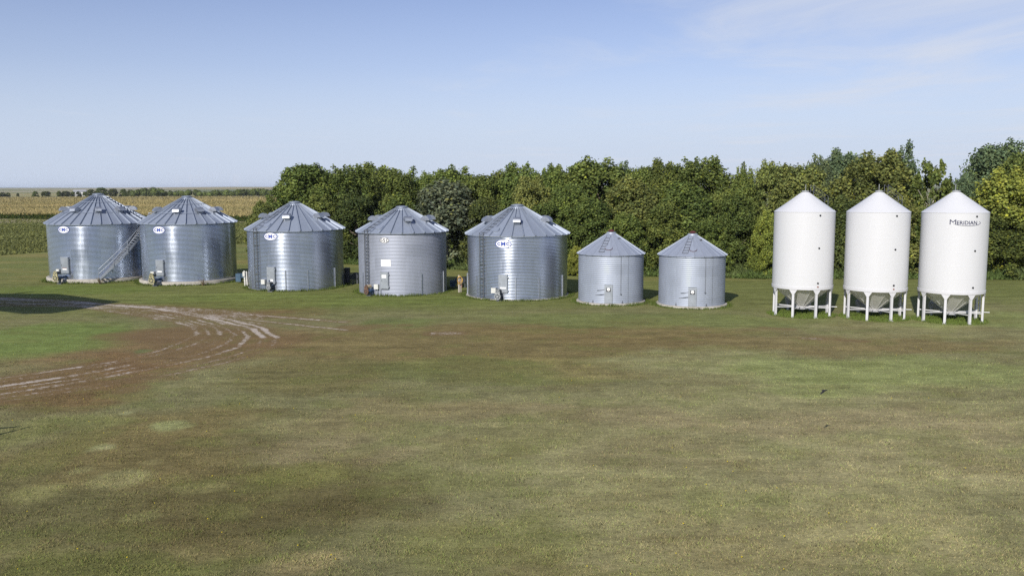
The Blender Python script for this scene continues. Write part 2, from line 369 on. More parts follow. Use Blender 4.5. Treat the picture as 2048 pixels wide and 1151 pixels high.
def axis_lines(a, b, st, far_lo, far_hi, g, fa, fb):
    mid = [q for q in np.arange(a, b, st) if not fa <= q <= fb]; mid = sorted(mid + list(np.arange(fa, fb, .13))); lo = []; q = a; d = st
    while q > far_lo: d *= g; q -= d; lo.append(q)
    hi = []; q = mid[-1]; d = st
    while q < far_hi: d *= g; q += d; hi.append(q)
    return np.array(lo[::-1] + mid + hi)
gx = axis_lines(-52, 58, .3, -9000, 9000, 1.085, -45, -9)
gy = axis_lines(14, 96, .3, -1500, 12000, 1.05, 37, 75.5)
X, Y = np.meshgrid(gx, gy); nx, ny = len(gx), len(gy)
xf, yf = X.ravel(), Y.ravel()
rise = sst(2300, 7000, yf)
zf = rise * (6 + 26 * fbm(xf / 1700 + 3, yf / 2600, 3, 17))
cg, sg = ground_albedo(xf, yf)
idx = np.arange(nx * ny).reshape(ny, nx)
fc = np.stack([idx[:-1, :-1], idx[:-1, 1:], idx[1:, 1:], idx[1:, :-1]], -1).reshape(-1)

m, nt, b = newmat('turf'); M['turf'] = m
at = N(nt, 'ShaderNodeAttribute', attribute_name='tint'); sa = N(nt, 'ShaderNodeAttribute', attribute_name='soil')
tc = N(nt, 'ShaderNodeTexCoord')
nf = N(nt, 'ShaderNodeTexNoise', Scale=9.0, Detail=6.0, Roughness=.7); nt.links.new(tc.outputs['Object'], nf.inputs['Vector'])
mp = N(nt, 'ShaderNodeMapping'); mp.inputs['Scale'].default_value = (.8, 1.6, 1); nt.links.new(tc.outputs['Object'], mp.inputs[0])
nm = N(nt, 'ShaderNodeTexNoise', Scale=2.4, Detail=7.0, Roughness=.68); nt.links.new(mp.outputs[0], nm.inputs['Vector'])
nb = N(nt, 'ShaderNodeTexNoise', Scale=38.0, Detail=3.0, Roughness=.6); nt.links.new(tc.outputs['Object'], nb.inputs['Vector'])
v = mathn(nt, 'ADD', mathn(nt, 'MULTIPLY', nf.outputs['Fac'], 1.5), mathn(nt, 'MULTIPLY', nm.outputs['Fac'], 1.3))
v = mathn(nt, 'ADD', v, mathn(nt, 'MULTIPLY', nb.outputs['Fac'], .7))
v = mathn(nt, 'SUBTRACT', v, .80)
vm = N(nt, 'ShaderNodeVectorMath'); vm.operation = 'SCALE'; nt.links.new(at.outputs['Color'], vm.inputs[0]); nt.links.new(v, vm.inputs['Scale'])
# pale soil shows where a stretched noise drops under the wear of the track
mp2 = N(nt, 'ShaderNodeMapping'); mp2.inputs['Scale'].default_value = (.7, 1.4, 1); nt.links.new(tc.outputs['Object'], mp2.inputs[0])
ns = N(nt, 'ShaderNodeTexNoise', Scale=4.6, Detail=7.0, Roughness=.74, Distortion=.5); nt.links.new(mp2.outputs[0], ns.inputs['Vector'])
d = mathn(nt, 'SUBTRACT', mathn(nt, 'ADD', mathn(nt, 'MULTIPLY', sa.outputs['Fac'], .39), ns.outputs['Fac']), .775)
sm = mathn(nt, 'MULTIPLY', mathn(nt, 'MULTIPLY', d, 16.0, True), mathn(nt, 'GREATER_THAN', sa.outputs['Fac'], .02))
brown = mathn(nt, 'MULTIPLY', mathn(nt, 'MULTIPLY', sa.outputs['Fac'], 4.5, True), .62)
c1 = mixc(nt, brown, vm.outputs[0], tuple(lin((118, 98, 70)) * 1.12))
sc = ramp(nt, nf.outputs['Fac'], [(.3, tuple(lin((160, 146, 130)))), (.7, tuple(lin((212, 202, 190))))])
c2 = mixc(nt, sm, c1, sc)
nt.links.new(c2, b.inputs['Base Color']); b.inputs['Roughness'].default_value = .95; b.inputs['Specular IOR Level'].default_value = .08
bp = N(nt, 'ShaderNodeBump', Strength=.55, Distance=.06); nt.links.new(mathn(nt, 'ADD', nf.outputs['Fac'], mathn(nt, 'MULTIPLY', nb.outputs['Fac'], .6)), bp.inputs['Height'])
nt.links.new(bp.outputs[0], b.inputs['Normal'])
gnd = np_mesh('ground', np.stack([xf, yf, zf], -1), fc, 4, M['turf'], np.c_[cg, np.ones(len(cg))], extra={'soil': sg})
gnd.data.polygons.foreach_set('use_smooth', [True] * len(gnd.data.polygons))
tag(gnd, kind='structure')

# ------------------------------------------------------------------ blade-like stuff
def blades(x, y, z0, h, w, lean, rgb, r):
    """one bent triangle per blade; returns verts, faces, colours"""
    n = len(x); a = r.uniform(0, 2 * PI, n); la = r.uniform(0, 2 * PI, n)
    dx, dy = np.cos(a) * w / 2, np.sin(a) * w / 2
    V = np.empty((n, 3, 3))
    V[:, 0] = np.c_[x - dx, y - dy, z0]; V[:, 1] = np.c_[x + dx, y + dy, z0]
    V[:, 2] = np.c_[x + np.cos(la) * lean * h, y + np.sin(la) * lean * h, z0 + h]
    Cc = np.repeat(np.c_[rgb, np.ones(n)], 3, 0)
    return V.reshape(-1, 3), np.arange(3 * n), Cc
def band_xy(n, y0, y1, half, r, p=1.0):
    """points scattered over a widening wedge of lawn, denser close in"""
    u = r.uniform(0, 1, n)
    y = (y0 ** -p + u * (y1 ** -p - y0 ** -p)) ** (-1 / p)
    return r.uniform(-1, 1, n) * (half * y + 3), y
PADS = [(-43.01, 91.5, 5.24), (-32.74, 88.7, 4.84), (-20.65, 83.57, 4.53), (-9.9, 79.18, 4.02), (.49, 76.15, 4.52), (8.09, 71.22, 2.81), (14.29, 69.17, 2.79)]
SILOS = [(21.24, 63.64), (25.93, 62.08), (30.6, 60.56)]
n = 420000
bx, by = band_xy(n, 16.5, 56, .62, rng, 1.15)
keep = rng.uniform(0, 1, n) < .25 + 1.3 * np.clip(fbm(bx * 1.7, by * 1.7, 3, 5) - .25, 0, 1)
keep &= rng.uniform(0, 1, n) > sst(44, 56, by)
bx, by = bx[keep], by[keep]; n = len(bx)
rgb, so = ground_albedo(bx, by)
ok = so < .3; bx, by, rgb = bx[ok], by[ok], rgb[ok]; n = len(bx)
dens = fbm(bx * 1.7, by * 1.7, 3, 5)
hh = rng.uniform(.025, .06, n) * (.6 + 1.0 * dens)
ww = rng.uniform(.010, .022, n) * (1 + .018 * (by - 18))
gmix = rng.uniform(0, 1, n)
rgb = rgb * rng.uniform(.75, 1.5, n)[:, None]
rgb = np.where((gmix < .22)[:, None], rgb * np.array([.92, 1.16, .75]), rgb)
rgb = np.where((gmix > .86)[:, None], rgb * np.array([1.35, 1.22, 1.2]), rgb)
parts = [blades(bx, by, np.zeros(n), hh, ww, .8, np.clip(rgb, 0, .8), rng)]
# longer uncut grass against pads, hopper legs and posts
for px, py, pr in PADS:
    k = int(700 * pr); a = rng.uniform(0, 2 * PI, k); q = pr + np.abs(rng.normal(0, .22, k)) + .02
    x, y = px + np.sin(a) * q, py - np.cos(a) * q
    kc = lin((92, 106, 50)) * rng.uniform(.6, 1.35, (k, 1)); parts.append(blades(x, y, np.zeros(k), rng.uniform(.05, .26, k) * (.5 + vno(x * 1.5, y * 1.5, 3)), rng.uniform(.03, .06, k), .5, kc, rng))
for px, py in SILOS:
    k = 3800; a = rng.uniform(0, 2 * PI, k); q = 2.45 * np.sqrt(rng.uniform(0, 1, k))
    x, y = px + np.sin(a) * q, py - np.cos(a) * q
    kc = lin((100, 118, 52)) * rng.uniform(.6, 1.35, (k, 1)); parts.append(blades(x, y, np.zeros(k), rng.uniform(.05, .2, k), rng.uniform(.025, .05, k), .6, kc, rng))
def join(parts):
    V = []; F = []; Cc = []; o = 0
    for v, f, c in parts:
        V.append(v); F.append(f + o); Cc.append(c); o += len(v)
    return np.concatenate(V), np.concatenate(F), np.concatenate(Cc)
V, F, Cc = join(parts)
tag(np_mesh('lawn_grass', V, F, 3, M['grass'], Cc), 'short mown lawn grass, brown and green, over the whole yard', 'grass', kind='stuff')

# dandelions dotted through the lawn
k = 150; x, y = band_xy(k, 18, 52, .58, rng, 1.0)
kp = vno(x * .3, y * .3, 2) > .35; x, y = x[kp], y[kp]; k = len(x)
mb = MB()
for i in range(k):
    r0 = random.uniform(.013, .026); z = random.uniform(.05, .08)
    mb.cone((x[i], y[i], z), (x[i], y[i], z + .02), r0 * .6, r0, 7)
tag(mb.build('dandelion_flowers', M['dandelion'], smooth=False), 'tiny yellow dandelion heads sprinkled through the lawn', 'flowers', kind='stuff')

# rough hay / weeds strip on the far left and between the bins
k = 90000; u = rng.uniform(0, 1, k)
y = (118 ** -1. + u * (275 ** -1. - 118 ** -1.)) ** -1.; x = rng.uniform(-.64, .02, k) * y
kp = (y > rough_y(x)) & (y < corn_y(x) - 3) & (x < -18); x, y = x[kp], y[kp]; k = len(x)
big = fbm(x * .12, y * .12, 4, 90)
kc = lin((108, 112, 68)) * (rng.uniform(.75, 1.25, k) * (.7 + .6 * big))[:, None]
kc = np.where((rng.uniform(0, 1, k) < .16)[:, None], kc * np.array([1.3, 1.2, .9]), kc)
V, F, Cc = join([blades(x, y, np.zeros(k), rng.uniform(.10, .42, k) * (.5 + big), rng.uniform(.2, .5, k), .9, kc, rng)])
tag(np_mesh('rough_hay', V, F, 3, M['herb'], Cc), 'rough uncut green hay strip between the mown lawn and the corn', 'hay', kind='stuff')

# ------------------------------------------------------------------ corn field
k = 190000; u = rng.uniform(0, 1, k)
y = (200 ** -1.3 + u * (930 ** -1.3 - 200 ** -1.3)) ** (-1 / 1.3); x = rng.uniform(-.66, .10, k) * y
edge = corn_y(x); kp = (y > edge) & (y < 900 + .0 * x); x, y = x[kp], y[kp]; edge = edge[kp]; k = len(x)
din = y - edge
band = vno(y / 75 + .002 * x, x * .002, 8); bb = fbm(x * .01, y * .03, 4, 14)
tanc, olv = lin((172, 156, 108)), lin((140, 132, 88))
f = np.clip(.45 + .7 * (band - .5) + 1.0 * (bb - .5), 0, 1); f = np.where(din < 60, np.maximum(f, .65), f)
kc = (tanc * f[:, None] + olv * (1 - f[:, None])) * rng.uniform(.85, 1.25, k)[:, None]
p1 = blades(x, y, 1.35 + rng.uniform(-.1, .2, k), rng.uniform(.45, .95, k), rng.uniform(.25, .5, k) * (.6 + y / 420), .5, kc, rng)
# leafy face of the first rows
k2 = 26000; x2 = rng.uniform(-190, -15, k2); y2 = corn_y(x2) + rng.uniform(0, 2.5, k2)
z2 = rng.uniform(0, 1.45, k2)
low = lin((66, 84, 36)) * rng.uniform(.5, 1.3, (k2, 1)); dry = lin((128, 120, 62)) * rng.uniform(.6, 1.2, (k2, 1))
kc2 = np.where((rng.uniform(0, 1, k2) < .12 + .3 * (z2 > 1.2))[:, None], dry, low)
p2 = blades(x2, y2, z2, rng.uniform(.25, .7, k2), rng.uniform(.1, .25, k2), .9, kc2, rng)
V, F, Cc = join([p1, p2])
# closed canopy just under the tassels so no ground shows between rows
ex = np.linspace(-640, 80, 181); t = np.linspace(0, 1, 60) ** 1.8
XX = np.repeat(ex[None], 60, 0); e = corn_y(ex) + .8
YY = e[None] + t[:, None] * (905 - e[None]); ZZ = 1.45 + .06 * (fbm(XX.ravel() * .3, YY.ravel() * .3, 3, 4).reshape(XX.shape) - .5)
bot = np.stack([ex, e, np.zeros_like(ex)], -1)
VV = np.concatenate([bot, np.stack([XX, YY, ZZ], -1).reshape(-1, 3)]); nn = len(ex)
I = np.arange(61 * nn).reshape(61, nn)
q = np.stack([I[:-1, :-1], I[:-1, 1:], I[1:, 1:], I[1:, :-1]], -1).reshape(-1, 4)
tri = np.concatenate([q[:, [0, 1, 2]], q[:, [0, 2, 3]]]).reshape(-1)
bandc = vno(VV[:, 1] / 75 + .002 * VV[:, 0], VV[:, 0] * .002, 8); bbc = fbm(VV[:, 0] * .01, VV[:, 1] * .03, 4, 14)
fcn = np.clip(.45 + .7 * (bandc - .5) + 1.0 * (bbc - .5), 0, 1)
cc2 = tanc * fcn[:, None] + olv * (1 - fcn[:, None]); cc2[:nn] = lin((60, 76, 34)); cc2[nn:2 * nn] = lin((80, 88, 42))
V, F, Cc = join([(V, F, Cc), (VV, tri, np.c_[cc2 * .85, np.ones(len(cc2))])])
tag(np_mesh('corn_field', V, F, 3, M['herb'], Cc), 'ripening corn field, green at its near edge and tan on top', 'corn', kind='stuff')

# weeds along the foot of the shelterbelt
k = 42000; x = rng.uniform(-33, 78, k); d = rng.uniform(0, 1, k) ** 1.2 * 3.4; y = belt_y(x) - .8 + d + (fbm(x * .4, x * 0, 3, 6) - .5) * 1.6
hmax = (.45 + .9 * np.clip(d / 3, 0, 1)) * (.5 + vno(x * .7, y * .3, 12))
kc = lin((100, 118, 66)) * rng.uniform(.5, 1.3, (k, 1)); kc = np.where((vno(x * .25, y * .2, 30) > .62)[:, None], kc * np.array([1.1, 1.0, 1.15]), kc)
V, F, Cc = join([blades(x, y, rng.uniform(0, .6, k) * hmax, hmax * rng.uniform(.4, .9, k), rng.uniform(.12, .3, k), .7, kc, rng)])
tag(np_mesh('weeds', V, F, 3, M['herb'], Cc), 'knee-high pale green weeds along the foot of the tree belt', 'weeds', kind='stuff')
# ------------------------------------------------------------------ round-wall helpers (angle 0 faces -Y, grows towards +X)
def frame(th):
    a = rad(th); return Vector((math.cos(a), math.sin(a), 0)), Vector((math.sin(a), -math.cos(a), 0)), Vector((0, 0, 1))
def pol(r, th, z):
    a = rad(th); return Vector((r * math.sin(a), -r * math.cos(a), z))
def wall_box(mb, R, th, z0, z1, w, dep, off=0.0, dt=0.0):
    t, n, u = frame(th)
    c = n * (R + off + dep / 2) + t * dt + u * ((z0 + z1) / 2)
    return mb.obox(c, (t, n, u), (w, dep, z1 - z0))
def oval(mb, R, th, zc, w, h, ring0=0.0, ring1=1.0, n=48, k=4, off=.02):
    t0 = rad(th); vs = []
    for i in range(k + 1):
        q = ring0 + (ring1 - ring0) * i / k
        for j in range(n):
            a = 2 * PI * j / n; x = q * w / 2 * math.cos(a); z = zc + q * h / 2 * math.sin(a)
            an = math.degrees(t0 + x / R); vs.append(pol(R + off, an, z))
    fs = []
    for i in range(k):
        for j in range(n):
            j2 = (j + 1) % n; fs.append((i * n + j, (i + 1) * n + j, (i + 1) * n + j2, i * n + j2))
    return mb.add(vs, fs)
def text_mesh(body, bold=.0):
    cu = bpy.data.curves.new('lettering', 'FONT'); cu.body = body; cu.size = 1; cu.offset = bold; cu.resolution_u = 3
    o = bpy.data.objects.new('lettering', cu); col.objects.link(o)
    bpy.context.view_layer.update()
    me = bpy.data.meshes.new_from_object(o.evaluated_get(bpy.context.evaluated_depsgraph_get()))
    V = [v.co.copy() for v in me.vertices]; Fs = [tuple(p.vertices) for p in me.polygons]
    bpy.data.objects.remove(o); bpy.data.curves.remove(cu); bpy.data.meshes.remove(me)
    return V, Fs
def put_text(mb, body, R, th, xc, zb, height, width=None, bold=.0, off=.035):
    """letters bent round the wall; xc is the sideways distance of their middle, zb their foot; returns width"""
    V, Fs = text_mesh(body, bold)
    x0 = min(v.x for v in V); x1 = max(v.x for v in V); y0 = min(v.y for v in V); y1 = max(v.y for v in V)
    sy = height / (y1 - y0); sx = sy if width is None else width / (x1 - x0)
    vs = []
    for v in V:
        x = xc + (v.x - (x0 + x1) / 2) * sx; z = zb + (v.y - y0) * sy
        vs.append(pol(R + off, th + math.degrees(x / R), z))
    mb.add(vs, Fs); return (x1 - x0) * sx

def corr(R, z0, z1, pitch, amp, per=6):
    n = int((z1 - z0) / pitch * per); return [(R + amp * math.sin(2 * PI * i / per), z0 + (z1 - z0) * i / n) for i in range(n + 1)]

def roof_fn(R, eave, ztop, over=.2, rt=.5):
    return lambda r: eave + (ztop - eave) * (R + over - r) / (R + over - rt)

def make_roof(t, R, eave, ztop, nrib, mat, rings=(), ribh=.125, ribw=.045, over=.2, rt=.5, edge=.05):
    zr = roof_fn(R, eave, ztop, over, rt)
    mb = MB(); mb.lathe([(R - .03, eave + .02), (R + over, eave - edge), (R + over, eave), (rt, ztop)], nrib, PI / nrib)
    for k in range(nrib):
        th = 360 * (k + .5) / nrib
        tt, nn, u = frame(th)
        up = (u * (R + over - rt) + nn * (ztop - eave)).normalized()
        vs = []
        for r, w in ((R + over + .015, ribw), (rt + .02, ribw * .45)):
            p = nn * (r * math.cos(PI / nrib * 0) ) + u * zr(r)
            vs += [p - tt * w - up * .02, p - tt * w * .55 + up * ribh, p + tt * w * .55 + up * ribh, p + tt * w - up * .02]
        mb.add(vs, [(0, 4, 5, 1), (1, 5, 6, 2), (2, 6, 7, 3), (0, 1, 2, 3), (4, 7, 6, 5)])
    for rr in rings:
        mb.tube([pol(rr * R, a, zr(rr * R) + ribh + .02) for a in range(0, 361, 6)], .022, 5)
    mb.build('roof', mat, t, smooth=False)
    return zr

def make_vents(t, R, zr, angs, mat, rho=.66, rv=.45, ln=.62):
    for th in angs:
        tt, nn, u = frame(th); rc = R * rho; c = nn * rc + u * (zr(rc) + .16)
        mb = MB(); n = 12; vs = []
        for s in (-1, 1):
            for i in range(n + 1):
                a = PI * i / n; vs.append(c + tt * s * ln / 2 + nn * rv * math.cos(a) + u * rv * .92 * math.sin(a))
        L = n + 1
        fs = [(i, i + 1, L + i + 1, L + i) for i in range(n)] + [(0, L, L + n, n)]
        fs += [tuple(range(L))[::-1], tuple(range(L, 2 * L))]
        fs = [f[::-1] for f in fs]
        mb.add(vs, fs)
        c2 = nn * (rc - .12) + u * (zr(rc - .12) + .02)
        mb.obox(c2, (tt, nn, u), (ln * .9, .42, .3))
        mb.build('roof_vent', mat, t, angle=50)

def ladder(mb, R, th, z0, z1, w=.42, off=.17, step=.3):
    tt, nn, u = frame(th); mb.mi = 0
    for s in (-1, 1):
        c = nn * (R + off) + tt * s * w / 2
        mb.obox(c + u * ((z0 + z1) / 2), (tt, nn, u), (.05, .07, z1 - z0))
        z = z0 + .3
        while z < z1: mb.obox(nn * (R + off / 2) + tt * s * w / 2 + u * z, (tt, nn, u), (.04, off, .04)); z += 1.2
    mb.mi = 1; z = z0 + .12
    while z < z1: mb.obox(nn * (R + off + .002) + tt * 0 + u * z, (tt, nn, u), (w - .03, .05, .055)); z += step

def notice(R, th, z0, z1, w, off, parent, dt=0.0, mat=None):
    mb = MB(); wall_box(mb, R, th, z0, z1, w, .012, off, dt); return mb.build('notice', mat or M['sheet'], parent, False)

def grain_bin(name, label, loc, R, Rp, padz, eave, apex, nrib, wm, az, vents, door_z, door_w, oval_z, sign, look, rings=(), lad=None, hatch=None, stiff=(), doorth=-16):
    t = empty(name, (*loc, 0)); tag(t, label, 'grain bin', 'row of big galvanised grain bins')
    cam = -az                                    # direction from which the yard sees the bin
    mb = MB(); mb.lathe([(R - .3, padz), (Rp - .03, padz), (Rp, padz - .03 if padz > .06 else padz * .5), (Rp + .01, -.1)], 72); mb.build('foundation', M['concrete'], t, angle=30)
    mb = MB(); ztop = apex - .24; over = .2
    m_ = (ztop - eave) / (R + over - .5)
    mb.lathe(corr(R, padz + .01, eave + .02, .122, .0062), 168); mb.build('wall', wm, t, angle=60)
    zr = make_roof(t, R, eave, ztop, nrib, M['roof'], rings)
    mb = MB(); mb.lathe([(.72, zr(.72) + .02), (.70, zr(.72) + .1), (.48, ztop + .05), (.46, ztop + .16), (.56, ztop + .16), (.56, ztop + .21), (.2, ztop + .27), (.001, ztop + .28)], 32)
    mb.build('roof_cap', M['roof'], t, angle=40)
    make_vents(t, R, zr, [cam + v for v in vents], M['steel'])
    # manhole door: raised boxy panel with hinged cover
    z0, z1 = door_z; mb = MB()
    wall_box(mb, R, doorth, z0, z1, door_w, .16); d = mb.build('door', M['door'], t, False)
    mb = MB(); wall_box(mb, R, doorth, z0 + .05, z1 - .05, door_w - .1, .02, .16)
    mb.build('cover', M['door'], d, False)
    for zz in (z0 + .2, z1 - .22):
        mb = MB(); wall_box(mb, R, doorth, zz - .06, zz + .06, .05, .05, .12, door_w / 2 + .02); mb.build('hinge', M['steel'], d, False)
    mb = MB(); wall_box(mb, R, doorth, (z0 + z1) / 2 - .1, (z0 + z1) / 2 + .1, .04, .05, .18, -door_w / 2 + .12)
    mb.build('latch', M['steel'], d, False)
    if look == 'sheet':
        notice(R, doorth, z1 - .52, z1 - .24, .42, .185, d, -.02)
    elif look == 'low':
        notice(R, doorth, z0 + .22, z0 + .44, .26, .185, d, .1)
        mb = MB(); wall_box(mb, R, doorth, z0 + .24, z0 + .34, .16, .012, .185, -.14); mb.build('small_label', M['navy'], d, False)
    else:
        notice(R, doorth, z0 + .34, z0 + .48, .5, .185, d, .02)
        if look == 'red':
            mb = MB(); wall_box(mb, R, doorth, z0 + .485, z0 + .53, .5, .012, .186, .02); mb.build('red_strip', M['cord'], d, False)
    # pale switch box left of the door with a conduit
    bt = doorth - math.degrees((door_w / 2 + .42) / R)
    mb = MB(); wall_box(mb, R, bt, z0 - .05, z0 + .38, .42, .2, .03); eb = mb.build('switch_box', M['box'], t, False)
    tt, nn, u = frame(bt); mb = MB(); mb.rod(nn * (R + .1) + tt * .1 + u * (padz), nn * (R + .1) + tt * .1 + u * (z0 - .05), .025); mb.build('conduit', M['steel'], eb)
    # maker's oval
    w, h = (1.32, .70) if sign != 'GSI' else (.84, .48)
    mb = MB(); oval(mb, R, doorth, oval_z, w, h); sg = mb.build('oval_sign', M['plaque'], t, False)
    mb = MB()
    if sign == 'GSI':
        oval(mb, R, doorth, oval_z, w, h, .93, 1.02, k=1, off=.026)
        put_text(mb, 'G', R, doorth, -.25, oval_z - .12, .24, .18, .02); put_text(mb, 'S', R, doorth, -.01, oval_z - .15, .30, .19, .02)
        for q in (0,):
            wall_box(mb, R, doorth, oval_z - .12, oval_z + .12, .055, .004, .032, .24)
            for zz in (-.105, .105): wall_box(mb, R, doorth, oval_z + zz - .018, oval_z + zz + .018, .15, .004, .0345, .24)
        mb.build('lettering', M['black'], sg, False)
    else:
        oval(mb, R, doorth, oval_z, w, h, .955, 1.03, k=1, off=.026)
        put_text(mb, 'M', R, doorth, 0, oval_z - .165, .34, .36, .022); put_text(mb, 'C', R, doorth, -.385, oval_z - .125, .26, .27, .035); put_text(mb, 'C', R, doorth, .385, oval_z - .125, .26, .27, .035)
        mb.build('lettering', M['blue'], sg, False)
    if lad is not None:
        th = cam + lad
        mb = MB(); ladder(mb, R, th, .15, eave + .25); mb.build('ladder', [M['steel_dark'], M['steel_dark']], t, False)  # dark steel on the ladder stands in for its shaded side
        mb = MB(); r = R - .05
        while r > .75:
            tt, nn, u = frame(th); s = .40 if r > 2 else .40 * max(.55, r / 2)
            mb.obox(nn * r + u * (zr(r) + .12), (tt, nn, u), (s * 1.7, .05, .04)); r -= .42
        tt, nn, u = frame(th)
        for s in (-.33, .33): mb.rod(nn * (R - .02) + tt * s + u * (zr(R - .02) + .12), nn * .8 + tt * s * .6 + u * (zr(.8) + .12), .016, 6)
        mb.build('roof_ladder', M['steel_dark'], t, False)
    if hatch is not None:
        th = cam + hatch; tt, nn, u = frame(th); r = R * .86; up = (u * (R + over - .5) + nn * (ztop - eave)).normalized()
        p = nn * r + u * zr(r); mb = MB(); mb.cone(p, p + up * .12, .36, .34, 24); mb.build('roof_hatch', M['roof'], t, angle=50)
    for th in stiff:
        mb = MB(); wall_box(mb, R, cam + th, .03, 1.92, .075, .08, .01); mb.build('stiffener', M['steel'], t, False)
    return t, zr, cam

def unloader(t, R, th, z, ln, pulley_mat, tube_mat, motor_mat, pr=.30, dt=0.0):
    """unloading auger head: tube out of the wall, gearbox, pulley guard and a motor on top"""
    tt, nn, u = frame(th); o = tt * dt
    mb = MB(); a = nn * (R - .1) + u * z + o; e = nn * (R + ln) + u * z + o
    mb.rod(a, e, .13, 16); mb.cone(e - nn * .42, e - nn * .02, .2, .2, 16); mb.obox(e - nn * .5 - u * .02, (tt, nn, u), (.36, .05, .36))
    au = mb.build('unload_auger', tube_mat, t)
    mb = MB(); mb.cone(e + nn * .0, e + nn * .09, pr, pr, 28); mb.cone(e + nn * .09, e + nn * .12, pr * .35, pr * .3, 16)
    q = e + u * (pr + .16)
    mb.cone(q, q + nn * .09, pr * .62, pr * .62, 24); mb.obox(e + nn * .045 + u * (pr * .5 + .08), (tt, nn, u), (pr * 1.5, .085, pr + .1))
    mb.mi = 1
    for c, rr in ((e, pr), (q, pr * .62)):
        for k in range(6):
            a2 = k * PI / 3 + .3; p = c + nn * .125 + tt * rr * .58 * math.cos(a2) + u * rr * .58 * math.sin(a2)
            mb.cone(p - nn * .035, p - nn * .027, rr * .23, rr * .23, 10)
    mb.build('pulley_guard', [pulley_mat, M['motor']], au)
    mb = MB(); m0 = q - nn * .06; mb.cone(m0 - nn * .42, m0, .15, .15, 20); mb.cone(m0 - nn * .48, m0 - nn * .42, .11, .15, 20); mb.obox(m0 - nn * .22 - tt * .16, (tt, nn, u), (.1, .16, .14))
    mb.build('motor', motor_mat, au)
    mb = MB(); s0 = nn * (R + ln * .62) + o
    mb.obox(s0 + u * z * .5, (tt, nn, u), (.3, .08, z)); mb.obox(s0 + u * .03, (tt, nn, u), (.5, .3, .06)); mb.build('support_leg', M['steel_dark'], au, False)
    return au

# ------------------------------------------------------------------ the five big bins
BG = 'row of big galvanised grain bins'
b1, zr1, cam1 = grain_bin('grain_bin', 'shiny galvanised grain bin with an outside staircase and yellow pulley guard', (-43.01, 91.5), 4.96, 5.24, .40, 5.83, 8.84, 34, M['wall_new'], -25.2,
    (-80, -41, -1, 36, 78, 118, 158, -162, -121), (1.0, 2.62), .92, 5.32, 'CMC', 'red', (.36, .70))
unloader(b1, 4.96, -17, .62, 1.25, M['yellow'], M['bluesteel'], M['motor'], .34)
b2, zr2, cam2 = grain_bin('grain_bin', 'shiny galvanised grain bin on a thick concrete pad, standing beside the staircase bin', (-32.74, 88.7), 4.54, 4.84, .37, 5.92, 8.57, 31, M['wall_new'], -20.3,
    (-68, -19, 21, 56, 100, 150, -112), (.95, 2.5), .86, 5.36, 'CMC', 'plain', (.36, .70))
unloader(b2, 4.54, -17, .6, 1.2, M['yellow'], M['bluesteel'], M['motor'], .34)
b3, zr3, cam3 = grain_bin('grain_bin', 'laddered galvanised grain bin with a bright glare streak, beside the white meter post', (-20.65, 83.57), 4.45, 4.53, .03, 5.46, 8.06, 28, M['wall_mid'], -13.9,
    (-74, -14, 47, 108, 170, -136), (.67, 2.22), .80, 4.98, 'CMC', 'low', (), -51, -40, (-64, -13, 12.6, 51))
unloader(b3, 4.45, -15, .40, .7, M['grey'], M['motor'], M['motor'], .2)
b4, zr4, cam4 = grain_bin('grain_bin', 'dull grey grain bin with a blank white sheet on its wall above the door', (-9.9, 79.18), 3.95, 4.02, .02, 5.43, 7.68, 26, M['wall_dull'], -7.1,
    (-80, 11, 56, 104, 152, -128), (.63, 2.10), .72, 4.83, 'GSI', 'sheet', (), -49.7, -35, (-61, -29, 23.4, 64))
mb = MB()
_, n_, _u = frame(-14.6); t0 = rad(-14.6)
vs = [pol(3.95 + .022, -14.6 + math.degrees(x / 3.95), z) for z in (2.58, 3.17) for x in np.linspace(-.45, .45, 9)]
mb.add(vs, [(i, i + 1, 10 + i, 9 + i) for i in range(8)]); mb.build('blank_sheet', M['sheet'], b4, False)
unloader(b4, 3.95, -34, .42, .85, M['rust'], M['bluesteel'], M['tan'], .25)
b5, zr5, cam5 = grain_bin('grain_bin', 'tallest-walled galvanised grain bin with a thin pad lip, right of the hose post', (.49, 76.15), 4.34, 4.52, .08, 5.33, 7.85, 29, M['wall_mid'], .4,
    (-63, -1, 60, 120, 180, -121), (.66, 2.17), .76, 4.70, 'CMC', 'plain', (), -41.6, -29, (-88, -52, -2, 24, 61))
b5['label'] = 'laddered galvanised grain bin standing between the hose post and the small red-capped bins'
unloader(b5, 4.34, -21, .42, .7, M['grey'], M['motor'], M['motor'], .27, .15)

# staircase winding up the first bin
R = 4.96; a0, a1 = cam1 - 3.5, cam1 + 52; zs0, zs1 = .35, 5.75; ri, ro = R + .12, R + .86; ns = 24
mb = MB(); mb.mi = 0
for r in (ri, ro):
    vs = []; k = 30
    for i in range(k + 1):
        f = i / k; th = a0 + (a1 - a0) * f; z = zs0 + (zs1 - zs0) * f
        for dr in (0, .05):
            vs += [pol(r + dr, th, z - .13), pol(r + dr, th, z + .13)]
    fs = []
    for i in range(k):
        o = 4 * i; fs += [(o, o + 4, o + 5, o + 1)[::-1], (o + 2, o + 3, o + 7, o + 6)[::-1], (o + 1, o + 5, o + 7, o + 3)[::-1], (o, o + 2, o + 6, o + 4)[::-1]]
    mb.add(vs, fs)
st = mb.build('staircase', M['stair'], b1, False)
for i in range(ns):
    f = (i + .5) / ns; th = a0 + (a1 - a0) * f; tt, nn, u = frame(th); mb = MB()
    mb.obox(nn * ((ri + ro) / 2 + .02) + u * (zs0 + (zs1 - zs0) * f + .03), (tt, nn, u), (.25, ro - ri - .05, .035)); mb.build('tread', M['stair'], st, False)
mb = MB()
for hgt in (.62, 1.06):
    mb.tube([pol(ro + .07, a0 + (a1 - a0) * f, zs0 + (zs1 - zs0) * f + hgt) for f in np.linspace(0, 1, 30)], .028, 6)
